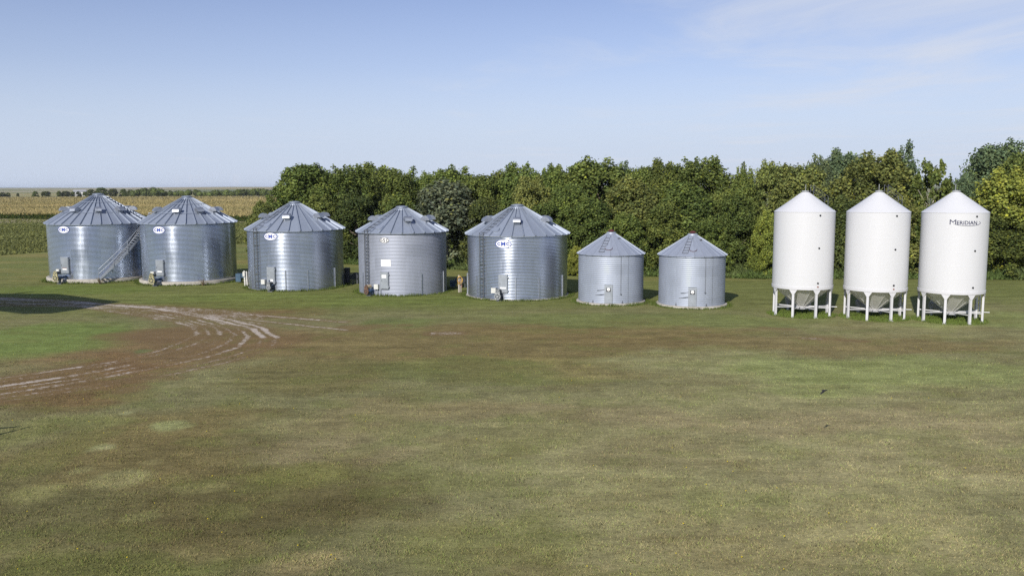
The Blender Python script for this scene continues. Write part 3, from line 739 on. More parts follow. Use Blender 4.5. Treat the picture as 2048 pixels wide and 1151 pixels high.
mb.build('hand_rail', M['stair'], st)
for f in (.0, .25, .5, .75, .97):
    th = a0 + (a1 - a0) * f; z = zs0 + (zs1 - zs0) * f; mb = MB(); mb.rod(pol(ro + .075, th, z - .3 if f else .02), pol(ro + .075, th, z + 1.08), .03); mb.build('rail_post', M['steel'], st)
    if 0 < f:
        mb = MB(); mb.tube([pol(R + .02, th, z - .75), pol(ro, th, z - .16)], .028, 6); mb.build('bracket', M['steel'], st)
# landing, with rails, and the roof steps that carry on from it
th = a1 + 5; tt, nn, u = frame(th); mb = MB(); mb.obox(nn * (R + .55) + u * 5.78, (tt, nn, u), (1.0, .9, .05)); mb.build('landing', M['steel'], st, False)
mb = MB()
for dt in (-.5, 0, .5): mb.rod(nn * (R + .98) + tt * dt + u * 5.75, nn * (R + .98) + tt * dt + u * 6.85, .028)
for z in (6.35, 6.83): mb.rod(nn * (R + .98) - tt * .5 + u * z, nn * (R + .98) + tt * .5 + u * z, .026)
for z in (6.35, 6.83): mb.rod(nn * (R + .98) + tt * .5 + u * z, nn * (R + .25) + tt * .5 + u * z, .026)
mb.rod(nn * (R + .3) + tt * .5 + u * 5.75, nn * (R + .3) + tt * .5 + u * 6.85, .028)
mb.build('landing_rail', M['steel'], st)
mb = MB(); r = R - .1
while r > .9: mb.obox(nn * r + u * (zr1(r) + .14), (tt, nn, u), (.6, .16, .04)); r -= .32
for s in (-.36, .36): mb.rod(nn * (R + .1) + tt * s + u * (zr1(R + .1) + .13), nn * .8 + tt * s + u * (zr1(.8) + .13), .035)
mb.build('roof_steps', M['roof'], b1, False)

# ------------------------------------------------------------------ two small bins
def small_bin(label, loc, R, Rp, padz, eave, apex, az, doorth, lad, hat, rope_th, rope_z):
    t = empty('small_grain_bin', (*loc, 0)); tag(t, label, 'grain bin', 'two small red-capped grain bins'); cam = -az
    mb = MB(); mb.lathe([(R - .2, padz), (Rp - .03, padz), (Rp, padz - .04), (Rp + .01, -.1)], 64); mb.build('foundation', M['concrete'], t, angle=30)
    mb = MB(); mb.lathe(corr(R, padz + .01, eave + .02, .152, .0095, 8), 128); mb.build('wall', M['wall_small'], t, angle=60)
    ztop = apex - .12
    zr = make_roof(t, R, eave, ztop, 24, M['roof_old'], (), .028, .022, .13, .30, .04)
    mb = MB(); mb.lathe([(.40, zr(.40) + .015), (.38, ztop + .06), (.33, ztop + .09), (.001, ztop + .1)], 28); mb.build('roof_collar', M['roof_old'], t, angle=40)
    mb = MB(); mb.lathe([(.17, ztop + .08), (.17, ztop + .16), (.27, ztop + .17), (.27, ztop + .2), (.15, ztop + .27), (.001, ztop + .3)], 24); mb.build('roof_cap', M['maroon'], t, angle=40)
    z0, z1 = padz + .02, 1.66
    mb = MB(); wall_box(mb, R, doorth, z0, z1, .64, .05); d = mb.build('door', M['door'], t, False)
    mb = MB(); wall_box(mb, R, doorth, z0 + .04, z1 - .04, .56, .014, .05); mb.build('door_leaf', M['door'], d, False)
    # black placard with two pale lobes
    zc = 1.28; mb = MB(); mb.mi = 0; wall_box(mb, R, doorth, zc - .16, zc + .14, .34, .012, .066); mb.mi = 1; tt, nn, u = frame(doorth)
    p = nn * (R + .079) + u * (zc + .02); mb.cone(p, p + nn * .006, .125, .125, 24); mb.obox(p + nn * .003 + u * .085, (tt, nn, u), (.18, .0055, .07)); mb.mi = 0; p = nn * (R + .086) + u * zc; mb.obox(p + u * .0, (tt, nn, u), (.03, .006, .09)); mb.build('placard', [M['black'], M['plaque']], d, False)
    mb = MB()
    for zz in (1.30, .92):
        p = nn * (R + .05) + u * zz - tt * .33; p2 = pol(R + .03, doorth - 20 if zz > 1 else doorth - 23, zz - .12); mb.tube([p, p.lerp(p2, .5) + nn * .06, p2], .016, 6)
    mb.build('door_bar', M['steel_dark'], d)
    mb = MB(); mb.rod(pol(R + .04, rope_th, rope_z), pol(R + .04, rope_th, eave), .014, 6)
    mb.obox(pol(R + .06, rope_th, rope_z - .03), frame(rope_th), (.09, .06, .1)); mb.build('pull_cable', M['steel_dark'], t)
    mb = MB(); wall_box(mb, R, rope_th + 14, padz + .05, eave, .03, .012, .008); mb.build('sheet_lap', M['steel'], t, False)
    for dth in (-28, 24):
        mb = MB(); wall_box(mb, R, doorth + dth, padz + .03, padz + .22, .05, .05, .0); wall_box(mb, R, doorth + dth, padz + .0, padz + .06, .12, .09, .0); mb.build('anchor_clip', M['steel_dark'], t, False)
    th = cam + lad; tt, nn, u = frame(th); mb = MB(); r = R * .93
    while r > .62: mb.obox(nn * r + u * (zr(r) + .06), (tt, nn, u), (.46 if r > 1.2 else .36, .035, .03)); r -= .31
    for s in (-.22, .22): mb.rod(nn * R * .94 + tt * s + u * (zr(R * .94) + .06), nn * .6 + tt * s * .75 + u * (zr(.6) + .06), .010, 6)
    mb.build('roof_ladder', M['steel_dark'], t, False)
    th = cam + hat; tt, nn, u = frame(th); r = R * .76; up = (u * (R + .13 - .3) + nn * (ztop - eave)).normalized(); sl = tt.cross(up)
    mb = MB(); mb.mi = 0; p = nn * r + u * zr(r); mb.cone(p - up * .02, p + up * .085, .27, .27, 24); h = mb.build('roof_hatch', M['roof_old'], t, angle=50)
    mb = MB(); mb.cone(p + up * .03, p + up * .06, .285, .285, 24); mb.build('hatch_rim', M['maroon'], h, angle=50)
    tt, nn, u = frame(cam + 42); p = nn * .95 + u * (zr(.95) + .05); mb = MB(); mb.obox(p, (tt, nn, u), (.2, .1, .08)); mb.build('eye_plate', M['steel_dark'], t, False)
    return t
small_bin('small corrugated bin with a red cap, nearer the big bins', (8.09, 71.22), 2.64, 2.81, .16, 3.98, 5.72, 6.5, -10.2, -18, -5, 10.7, .95)
small_bin('small corrugated bin with a red cap, nearer the white hopper silos', (14.29, 69.17), 2.59, 2.79, .17, 4.02, 5.68, 11.7, -10, -13, 2, 11.3, 1.28)

# ------------------------------------------------------------------ white hopper silos
def hopper_silo(loc):
    R, eave, bot, lid = 2.12, 7.5, 2.16, 9.0
    t = empty('hopper_silo', (*loc, 0)); tag(t, 'x', 'silo', 'three white hopper bottom silos')
    prof = [(R, bot), (R, bot + .03)]
    for z in np.arange(bot + .9, eave - .3, .9): prof += [(R, z - .03), (R, z - .010), (R + .0016, z - .004), (R + .0016, z + .004), (R, z + .010), (R, z + .03)]
    prof += [(R, eave - .05), (R, eave - .02), (R + .012, eave)]
    mb = MB(); mb.lathe(prof, 96); mb.build('body', M['white'], t, angle=30)
    mb = MB(); mb.lathe([(R - .02, eave - .02), (R + .02, eave - .004), (R + .02, eave + .012), (.22, lid - .10)], 96)
    for k in range(12):
        th = k * 30 + 7; a, b_ = pol(R, th, eave + .012), pol(.24, th, lid - .105); tt, nn, u = frame(th); d = (b_ - a); mb.obox((a + b_) / 2, (tt, d.normalized(), tt.cross(d.normalized())), (.03, d.length, .012))
    mb.build('roof', M['white'], t, angle=20)
    mb = MB(); mb.lathe([(.22, lid - .17), (.22, lid - .06), (.265, lid - .06), (.255, lid - .0), (.001, lid + .02)], 32); mb.build('roof_lid', M['grey'], t, angle=40)
    mb = MB(); mb.lathe([(R - .04, bot - .14), (R + .03, bot - .14), (R + .03, bot + .05), (R - .005, bot + .055)], 96); mb.build('skirt_ring', M['white2'], t, angle=30)
    mb = MB(); mb.lathe([(.24, .56), (R - .05, bot - .11)], 16)
    for k in range(16):
        th = k * 22.5; a, b_ = pol(.25, th, .56), pol(R - .06, th, bot - .115); tt, nn, u = frame(th); d = b_ - a; mb.obox((a + b_) / 2, (tt, d.normalized(), tt.cross(d.normalized())), (.05, d.length, .025))
    mb.build('hopper', M['hopper'], t, False)
    mb = MB(); mb.lathe([(.24, .60), (.36, .59), (.36, .54), (.22, .53), (.20, .36), (.001, .36)], 24); ga = mb.build('slide_gate', M['white2'], t, angle=30)
    tt, nn, u = frame(-20); mb = MB(); mb.obox(nn * .1 + u * .46, (tt, nn, u), (.75, .5, .05)); mb.rod(tt * .3 + u * .62, tt * 2.45 + u * .66 + nn * .1, .028); mb.build('gate_rod', M['white2'], ga, False)
    for k in range(8):
        th = -35 + 45 * k; tt, nn, u = frame(th); mb = MB(); q = R - .09
        mb.obox(nn * q + u * ((bot - .2) / 2), (tt, nn, u), (.155, .13, bot - .2))
        zt = bot - .14; vs = []
        for dn in (.066, .082):
            vs += [nn * (q + dn) + tt * a + u * z for a, z in ((-.075, zt - .34), (.075, zt - .34), (.29, zt), (-.29, zt))]
        mb.add(vs, [(4, 5, 6, 7), (3, 2, 1, 0), (0, 1, 5, 4), (1, 2, 6, 5), (2, 3, 7, 6), (3, 0, 4, 7)])
        mb.obox(nn * q + u * .015, (tt, nn, u), (.24, .22, .03))
        mb.build('leg', M['white2'], t, False)
        mb = MB(); mb.rod(nn * .33 + u * .565, nn * (q - .06) + u * .60, .038); mb.build('brace', M['white2'], t)
    for z, rr, mt in ((7.28, .062, 'black'), (4.98, .062, 'black'), (2.50, .066, 'black')):
        tt, nn, u = frame(11); p = nn * (R - .01) + u * z; mb = MB(); mb.cone(p, p + nn * .05, rr, rr, 18); mb.build('sight_glass', M['black'], t)
    # ladder up the far side with a hooped hand rail over the roof
    th = 104; mb = MB(); ladder(mb, R, th, .5, eave + .1, .4, .16, .33); mb.build('ladder', [M['white2'], M['white2']], t, False)
    mb = MB()
    b = tt * .3
    mb.tube([pol(.45, 160, 8.5), pol(.45, 160, 9.45)], .02, 6); mb.build('vent_pipe', M['grey'], t)
    # aeration box hung behind the hopper
    tt, nn, u = frame(168); mb = MB(); mb.obox(nn * 1.45 - tt * (-.5) + u * .82, (tt, nn, u), (1.0, .55, .36)); mb.rod(nn * 1.2 + u * .85, nn * .7 + u * 1.05, .14, 14); mb.build('aeration_box', M['grey'], t, False)
    return t
w1 = hopper_silo((21.24, 63.64))
w2 = copy_tree(w1); w2.location = (25.93, 62.08, 0)
w3 = copy_tree(w1); w3.location = (30.6, 60.56, 0)
w1['label'] = 'plain white hopper silo on legs, nearest the small corrugated bins'
w2['label'] = 'plain white hopper silo in the middle of the three, between its two neighbours'
w3['label'] = 'white hopper silo with dark lettering on its wall, end of the row'
for t in (w1, w2):
    tt, nn, u = frame(104); sl = (7.52 - 8.79) / (2.12 - .3); zf = lambda r: 7.52 + sl * (r - 2.12); mb = MB()
    for s in (-.2, .2):
        for r in (.55, 1.75): mb.rod(nn * r + tt * s + u * zf(r), nn * r + tt * s + u * (zf(r) + .8), .014)
        mb.rod(nn * .55 + tt * s + u * (zf(.55) + .8), nn * 1.75 + tt * s + u * (zf(1.75) + .8), .012); mb.rod(nn * .55 + tt * s + u * (zf(.55) + .45), nn * 1.75 + tt * s + u * (zf(1.75) + .45), .014)
    mb.build('roof_rail', M['steel_dark'], t)
    tt, nn, u = frame(11); p = nn * 2.13 + u * 2.24; mb = MB(); mb.cone(p, p + nn * .05, .05, .05, 14); mb.build('red_port', M['cord'], t)
mb = MB(); th = -11; R = 2.12; tt, nn, u = frame(th)
mb_w = put_text(mb, 'M', R, th, -.69, 6.74, .33, .39, -.002, .012)
put_text(mb, 'ERIDIAN', R, th, .20, 6.74, .25, 1.30, .014, .012)
q = [pol(R + .014, th + math.degrees(x / R), z) for x, z in [(.22 + .90 * math.cos(a), 6.85 + .185 * math.sin(a)) for a in np.linspace(rad(-172), rad(28), 34)]]
mb.tube(q, [.004 + .010 * min(1, i / 16) * (1 if i < 30 else .6) for i in range(len(q))], 5)
mb.build('lettering', M['navy'], w3, False)

# ------------------------------------------------------------------ posts, fans and other small things
t = empty('meter_post', (-25.49, 83.0, 0), .12); tag(t, 'white meter post with a pale box on it, on the grass beside the laddered bin', 'post')
mb = MB(); mb.obox((.0, 0, .76), ((1, 0, .03), (0, 1, 0), (-.03, 0, 1)), (.12, .12, 1.52)); mb.obox((.19, .05, .74), ((1, 0, .03), (0, 1, 0), (-.03, 0, 1)), (.11, .11, 1.46)); mb.build('post', M['whitewood'], t, False)
mb = MB(); mb.box((-.05, -.1, 1.22), (.2, .14, .42)); mb.build('meter_box', M['box'], t, False)
t = empty('hose_post', (-4.71, 77.97, 0)); tag(t, 'two weathered wooden posts standing together in the grass with a looped yellow hose', 'post')
mb = MB(); mb.obox((-.05, 0, .77), ((1, 0, 0), (0, 1, 0), (0, 0, 1)), (.13, .12, 1.54)); mb.build('front_post', M['wood'], t, False)
mb = MB(); mb.obox((.10, .16, .66), ((1, 0, 0), (0, 1, 0), (0, 0, 1)), (.12, .12, 1.32)); mb.build('rear_post', M['wood'], t, False)
h = empty('garden_hose', (-4.71, 77.97, 0)); tag(h, 'yellow hose looped over the twin wooden posts', 'hose')
mb = MB()
for k in range(4):
    mb.tube([(.03 + (.20 + .012 * k) * math.cos(a) + .01 * k, -.09 - .02 * k, 1.10 + (.36 - .02 * k) * math.sin(a)) for a in np.linspace(0, 2 * PI, 29)], .020, 6)
mb.tube([(.19, -.1, 1.05), (.12, -.12, .95), (-.02, -.14, .9), (-.16, -.12, .78), (-.18, -.1, .55)], .018, 6); mb.build('loop', M['hose'], h)
mb = MB(); mb.tube([(.2, -.05, .8), (.22, -.02, .5), (.17, .02, .4), (.2, .04, .62)], .022, 6); mb.tube([(-.13, -.1, 1.0), (.0, -.16, .97), (.14, -.1, 1.04)], .02, 6); mb.build('strap', M['cord'], h)

def aeration_fan(loc, rz, label, box_h=.85, r=.34, m1='fan', m2='fanblue', gap=.75):
    t = empty('aeration_fan', (*loc, 0), rz); tag(t, label, 'fan', 'dark aeration fans behind the bins')
    mb = MB(); mb.cone((0, -.22, r + .42), (0, .22, r + .42), r, r, 28); mb.cone((0, -.25, r + .42), (0, -.22, r + .42), r * 1.08, r * 1.08, 28); hs = mb.build('housing', M[m1], t)
    mb = MB(); mb.cone((0, -.3, r + .42), (0, -.25, r + .42), .1, .12, 14)
    for k in range(6):
        a = k * PI / 3; mb.rod((0, -.255, r + .42), (r * math.cos(a), -.255, r + .42 + r * math.sin(a)), .012, 5)
    mb.build('motor_guard', M['steel_dark'], hs)
    mb = MB(); mb.box((gap, 0, box_h / 2 + .12), (.5, .6, box_h)); mb.obox((gap * .5, 0, r + .35), ((1, 0, 0), (0, 1, 0), (0, 0, 1)), (gap - .4, .4, .4)); mb.build('duct', M[m2], t, False)
    for x in (-.2, .2):
        mb = MB(); mb.box((x, 0, .22), (.06, .4, .44)); mb.build('foot', M['steel_dark'], t, False)
    return t
aeration_fan((-26.1, 86.6), PI, 'round dark aeration fan behind the white meter post', .8, .36, gap=1.05)
aeration_fan((-15.35, 85.3), PI, 'dark aeration fan with a tall duct behind the wall of the laddered glare-streaked bin', 1.45, .32, 'fan', 'fan', .78)
aeration_fan((-4.6, 81.6), PI, 'low dark aeration fan in shade behind the bin with the white sheet', .55, .28, 'fan', 'fanblue', .95)
def dry_weed(loc, label, n=26, h=.8, s=1):
    mb = MB()
    for i in range(n):
        a = random.uniform(0, 2 * PI); q = random.uniform(.1, .55) * s; z = h * random.uniform(.4, 1)
        mb.tube([(0 + .05 * math.cos(a), .05 * math.sin(a), 0), (q * .6 * math.cos(a), q * .6 * math.sin(a), z * .8), (q * math.cos(a), q * math.sin(a), z * random.uniform(.6, 1.1))], [.014, .011, .006], 4)
    o = mb.build('dry_weed', M['straw'], None, False, loc=(*loc, 0)); tag(o, label, 'weed')
dry_weed((-40.6, 85.75), 'dead brown weed under the foot of the bin staircase', 34, .75, 1.2)
dry_weed((-29.85, 84.05), 'dead brown weed against the concrete pad of the second bin', 26, .8, 1.0)

# small dark bird crossing the lawn, heading left, wings down
t = empty('bird', (10.9, 30.0, 2.22), .1); tag(t, 'small dark bird flying low over the lawn with wings lowered', 'bird')
mb = MB(); mb.tube([(-.085, 0, .012), (-.07, 0, .014), (-.045, 0, .006), (-.01, 0, .0), (.03, 0, -.002), (.065, 0, .004), (.12, .0, .002)], [.004, .018, .024, .034, .030, .018, .022], 10)
for vs in ([(-.05, -.015, .014), (.035, -.018, .010), (-.115, -.09, -.012), (-.03, -.10, -.016), (-.20, -.13, -.078), (-.16, -.135, -.088)],
           [(-.035, .015, .014), (.045, .018, .010), (.01, .10, .004), (.075, .09, .0), (.10, .15, -.055), (.13, .13, -.058)]):
    vs2 = [(x, y, z - .012) for x, y, z in vs]
    mb.add(vs + vs2, [(0, 1, 3, 2), (2, 3, 5, 4), (6, 8, 9, 7), (8, 10, 11, 9), (0, 2, 8, 6), (2, 4, 10, 8), (1, 7, 9, 3), (3, 9, 11, 5), (4, 5, 11, 10)])
mb.build('body', M['bird'], t, angle=60)
# ------------------------------------------------------------------ trees
def crown_mesh(name, seed, nleaf, nl, zlo, kind='round', leaf=(.155, .095)):
    r = np.random.default_rng(seed); L = []
    def env(z):
        f = (z - zlo) / (10 - zlo)
        if kind == 'tall': return 2.6 * np.sqrt(np.clip(np.sin(PI * (.12 + .86 * f)), 0, 1))
        if kind == 'bush': return 3.0 * np.sqrt(np.clip(1 - f ** 2.2, 0.02, 1))
        return 3.0 * np.sqrt(np.clip(np.sin(PI * (.16 + .80 * f)), 0, 1))
    for i in range(nl):
        z = zlo + .5 + (9.0 - zlo) * r.uniform(0, 1) ** .85; a = r.uniform(0, 2 * PI); e = float(env(z)); rr = r.uniform(.7, 1.65) * (1 if kind != 'open' else .7)
        q = max(0, e - rr * .6) * r.uniform(.35, 1) ** .5
        L.append((q * math.cos(a), q * math.sin(a), min(z, 9.9 - rr * .8), rr, r.uniform(.72, 1.25)))
    for i in range(int(nl * 3.0)):
        z = zlo + .2 + (9.9 - zlo) * r.uniform(0, 1); a = r.uniform(0, 2 * PI); e = float(env(min(z, 9.6)))
        rr = r.uniform(.3, .62); q = e * r.uniform(.72, 1.02)
        L.append((q * math.cos(a), q * math.sin(a), z, rr, r.uniform(.8, 1.3)))
    L = np.array(L); w = L[:, 3] ** 2.1; w /= w.sum()
    k = r.choice(len(L), nleaf, p=w); d = r.normal(0, 1, (nleaf, 3)); d /= np.linalg.norm(d, axis=1)[:, None]
    rad_ = L[k, 3] * r.uniform(.1, 1, nleaf) ** .5 * r.uniform(.8, 1.25, nleaf)
    small = (L[k, 3] < .63)[:, None]
    P = L[k, :3] + d * rad_[:, None] * np.where(small, np.array([.78, .78, 1.15]), np.array([1, 1, .82]))
    # stray twigs
    ok = P[:, 2] > zlo * .4; P = P[ok]; d = d[ok]; k = k[ok]; n = len(P)
    nn = d + r.normal(0, .75, (n, 3)) + np.array([0, 0, .35]); nn /= np.linalg.norm(nn, axis=1)[:, None]
    t = np.cross(nn, r.normal(0, 1, (n, 3))); t /= np.linalg.norm(t, axis=1)[:, None]; b = np.cross(nn, t)
    s = r.uniform(.65, 1.35, n)[:, None]; l = leaf[0] * s; wd = leaf[1] * s
    V = np.stack([P - t * l * .6, P + b * wd, P + t * l * .6 + nn * l * .12, P - b * wd], 1).reshape(-1, 3)
    tone = (L[k, 4] * r.uniform(.68, 1.35, n))[:, None] * np.ones((n, 3))
    yl = r.uniform(0, 1, n) < .035; tone[yl] *= np.array([1.7, 1.6, .95])
    warm = (r.uniform(-.12, .12, n) + (L[k, 4] - 1) * .2)[:, None]; tone = tone * (1 + warm * np.array([1.0, .25, -.6]))
    C4 = np.c_[np.repeat(tone, 4, 0), np.ones(4 * n)]
    o = np_mesh(name, V, np.arange(4 * n), 4, M['leaf'], C4)
    return o
def trunk_mesh(name, seed, mat, top=7.5, nlimb=7, r0=.2):
    r = random.Random(seed); mb = MB(); p = [Vector((0, 0, -.2))]; rs = [r0]
    for i in range(1, 7):
        p.append(Vector((r.uniform(-.18, .18) * i * .5, r.uniform(-.18, .18) * i * .5, top * i / 6))); rs.append(r0 * (1 - i / 7))
    mb.tube(p, rs, 8)
    for i in range(nlimb):
        k = r.randint(1, 4); a = r.uniform(0, 2 * PI); b = p[k]; q = r.uniform(1.2, 2.4); e = b + Vector((q * math.cos(a), q * math.sin(a), q * r.uniform(.6, 1.3)))
        mid = b.lerp(e, .5) + Vector((0, 0, -.15)); mb.tube([b, mid, e], [rs[k] * .6, rs[k] * .42, .025], 6)
    return mb.build(name, mat)
protos = {}
def proto(key, *a, trunk=('bark', 7.5, 7, .2)):
    t = empty('tree_form'); c = crown_mesh('crown', *a); c.parent = t
    k = trunk_mesh('trunk', a[0], M[trunk[0]], *trunk[1:]); k.parent = t; protos[key] = t
proto('r1', 101, 31000, 30, 1.2); proto('r2', 102, 31000, 34, 1.0); proto('r3', 103, 31000, 26, 1.4); proto('r4', 107, 31000, 38, .9)
proto('t1', 104, 28000, 30, .8, 'tall'); proto('t2', 105, 28000, 26, 1.0, 'tall')
proto('b1', 106, 31000, 34, .15, 'bush'); proto('b2', 108, 31000, 30, .15, 'bush'); proto('b3', 111, 31000, 40, .15, 'bush')
proto('o1', 109, 5000, 20, 3.2, 'open', (.30, .18), trunk=('palebark', 9.0, 16, .17))
proto('g1', 110, 24000, 36, .2, 'bush', (.22, .08), trunk=('palebark', 8.0, 10, .18))
KIND = dict(D=(.135, .170, .046), M=(.168, .208, .054), O=(.180, .206, .062), Y=(.240, .270, .058), G=(.176, .196, .116), B=(.140, .184, .092), K=(.096, .120, .038))
used = set()
def tree(form, kind, x, y, h, w, label, name='tree', cat='tree', group='trees of the shelterbelt', wf=1.22):
    src = protos[form]
    if form in used: t = copy_tree(src)
    else: t = src; used.add(form)
    t.name = name; t.location = (x, y, 0); t.rotation_euler = (0, 0, random.uniform(0, 6.28)); s = w * wf / 6.0
    t.scale = (s, s * random.uniform(.95, 1.1), h / 10.0)
    for c in t.children:
        if c.name.startswith('crown'):
            kk = KIND[kind]; v = random.uniform(.90, 1.10); c.color = (kk[0] * v * random.uniform(.94, 1.06), kk[1] * v, kk[2] * v, 1)
    tag(t, label, cat, group); return t
TREES = [
('b1', 'O', -33.5, 119, 7.3, 4.2, 'low olive bush at the open end of the tree belt, beside the corn', 'shrub'),
('b2', 'D', -32.2, 124, 9.6, 5.3, 'dark green tree sloping down to the end bush of the tree belt'),
('r1', 'D', -28.2, 121, 12.5, 7.7, 'broad dark green tree, first tall one at the corn end of the tree belt'),
('r2', 'D', -22.4, 118, 12.0, 7.1, 'dense dark green tree above the gap after the laddered glare-streaked bin'),
('t1', 'D', -19.9, 120, 11.3, 4.5, 'narrow dark green tree between two taller ones, behind the gap beside the white-sheet bin'),
('r3', 'M', -18.6, 124, 12.2, 6.5, 'lighter green round-headed tree rising left of the roof of the white-sheet bin'),
('t2', 'D', -14.4, 113, 11.3, 4.6, 'dark green tree whose top stands right above the peak of the white-sheet bin'),
('t1', 'M', -12.3, 116, 11.6, 4.9, 'mid green tree just right of the peak of the white-sheet bin'),
('r4', 'M', -8.0, 119, 11.8, 6.8, 'mid green loose-topped tree standing behind the grey olive tree'),
('g1', 'G', -7.8, 104.5, 9.9, 7.6, 'grey-green feathery olive tree reaching the ground between two big bins'),
('r1', 'D', -4.1, 107, 10.8, 5.6, 'very dark green tree directly beside the grey olive tree'),
('t2', 'D', -0.8, 110, 11.5, 4.8, 'narrow dark green tree rising left of the peak of the bin by the hose post'),
('r2', 'D', 1.3, 107, 11.9, 5.4, 'dark green tree directly above the peak of the bin by the hose post'),
('t1', 'M', 4.2, 108, 11.7, 4.6, 'mid green upright tree right of the peak of the bin by the hose post'),
('r3', 'M', 6.2, 112, 11.5, 4.5, 'mid green rear tree over the right roof slope of the bin by the hose post'),
('r4', 'D', 10.3, 108, 12.5, 8.0, 'broad tall dark green tree rising behind the first small red-capped bin'),
('t2', 'B', 14.0, 112, 12.1, 4.1, 'bluish green thin-topped tree with sky showing through, behind the small bins'),
('r1', 'M', 15.8, 106, 11.7, 5.1, 'mid green yellow-flecked tree behind the gap between the two small bins'),
('r3', 'D', 18.2, 104, 12.0, 5.0, 'dark green tree in the rear row behind the left slope of the second small bin'),
('r2', 'D', 21.4, 102, 12.3, 7.2, 'big rounded dark green tree rising straight above the second small bin'),
('t1', 'M', 26.3, 101, 11.6, 3.7, 'narrow tree standing alone against the sky beside the dip in the tree belt'),
('r4', 'O', 30.3, 102, 11.9, 4.3, 'olive tree rising left of the roof of the first white silo'),
('r1', 'O', 32.3, 99, 11.7, 5.4, 'olive-brown tree directly behind the roof of the first white silo'),
('t2', 'B', 36.1, 104, 12.6, 3.9, 'slim bluish dark tree just right of the first silo roof, in the rear row'),
('r3', 'B', 41.0, 108, 13.2, 5.7, 'bluish green wide tree above the gap between the first and middle silos'),
('r2', 'O', 40.3, 98, 12.8, 7.3, 'large golden-olive tree bulging behind the middle silo'),
('t1', 'B', 46.6, 106, 14.1, 4.6, 'tall dark blue-green tree standing higher than the golden tree by the middle silo'),
('o1', 'D', 45.3, 95, 11.5, 3.6, 'sparse pale-trunked tree with sky through its crown, between middle and lettered silos'),
('t2', 'B', 50.4, 98, 10.4, 3.5, 'small bluish tree just right of the peak of the lettered silo'),
('r4', 'B', 58.7, 106, 14.2, 6.8, 'tallest blue-green broad tree at the far silo end of the belt'),
('r1', 'D', 58.6, 100, 13.2, 5.1, 'dark green tree hugging the tallest blue-green one at the picture edge'),
('b3', 'Y', 51.9, 92, 10.7, 6.8, 'bright yellow-green bushy tree in front of the tallest one, beside the lettered silo'),
('r2', 'O', 2.2, 100, 10.3, 4.2, 'yellowish olive front tree behind the peak of the bin by the hose post'),
('b1', 'O', 13.2, 99, 10.0, 6.3, 'rounded olive-yellow front tree above the first small red-capped bin'),
('r3', 'M', 6.5, 98.5, 9.6, 4.2, 'mid green front tree over the right shoulder of the bin by the hose post'),
('b2', 'D', 18.9, 95.5, 9.6, 6.0, 'dark green yellow-speckled front tree behind the peak of the second small bin'),
('b3', 'D', 8.7, 96.5, 7.9, 5.1, 'low dark front tree just left of the first small bin roof'),
('b1', 'D', 16.4, 93.5, 7.5, 4.5, 'low dark green front tree filling the gap between the small bins'),
('b2', 'D', 23.7, 93, 8.6, 4.5, 'dark green front tree right of the second small bin'),
('r4', 'M', 23.0, 97, 8.7, 4.4, 'mid green tree low in the dip of the tree belt skyline'),
('b3', 'Y', 26.4, 90.3, 6.6, 3.1, 'bright yellow-green shrub touching the side of the first white silo', 'shrub'),
('b1', 'O', 29.7, 92, 7.9, 4.7, 'olive front tree hidden mostly by the first white silo'),
('b2', 'K', 34.8, 91.5, 8.1, 5.0, 'very dark front tree in the gap between the first and middle silos'),
('b3', 'O', 39.8, 91, 7.9, 5.2, 'olive front tree hidden mostly by the middle silo'),
('b1', 'D', 43.7, 90.5, 6.8, 5.2, 'dark green front tree in the gap between middle and lettered silos'),
('b2', 'D', 49.6, 89.7, 6.3, 5.6, 'dark green front bush below the yellow-green tree, beside the lettered silo'),
('b3', 'D', -24.5, 112, 8.1, 5.8, 'dark front tree behind the roof of the laddered glare-streaked bin'),
('b1', 'K', -19.5, 111, 8.4, 5.7, 'very dark front tree in the gap between the glare-streaked and white-sheet bins'),
('b2', 'D', -13.8, 108.5, 8.1, 5.0, 'dark green front tree hidden mostly by the roof of the white-sheet bin'),
('b3', 'K', -3.1, 102, 7.9, 4.7, 'very dark front tree beside the grey olive, left of the bin by the hose post'),
('b2', 'D', 3.7, 97.5, 7.6, 4.8, 'dark green front tree behind the wall of the bin by the hose post'),
('b3', 'M', 12.1, 93.5, 6.3, 4.3, 'low mid green front tree hidden mostly by the first small bin'),
('b1', 'D', 20.3, 92, 5.8, 4.2, 'low dark green front tree hidden mostly by the second small bin'),
('b3', 'Y', 6.9, 92.6, 3.0, 1.9, 'small yellow-green shrub at the foot of the trees between big and small bins', 'shrub'),
('b2', 'M', 45.6, 88.6, 3.2, 2.6, 'small mid green shrub at the foot of the trees beside the lettered silo', 'shrub'),
('b1', 'O', 54.5, 88.5, 4.6, 4.0, 'low olive shrub at the picture edge below the yellow-green tree', 'shrub'),
('b3', 'D', 56.8, 90.5, 7.0, 5.4, 'dark green front tree at the picture edge below the yellow-green tree'),
('r3', 'D', 64.0, 97, 11.5, 7.0, 'dark green tree beyond the picture edge, next after the tallest one'),
]
for T in TREES:
    f, kd, x, y, h, w, lb = T[:7]; sh = len(T) > 7
    tree(f, kd, x, y, h, w, lb, 'shrub' if sh else 'tree', 'shrub' if sh else 'tree', 'shrubs along the shelterbelt' if sh else 'trees of the shelterbelt', 1.3)
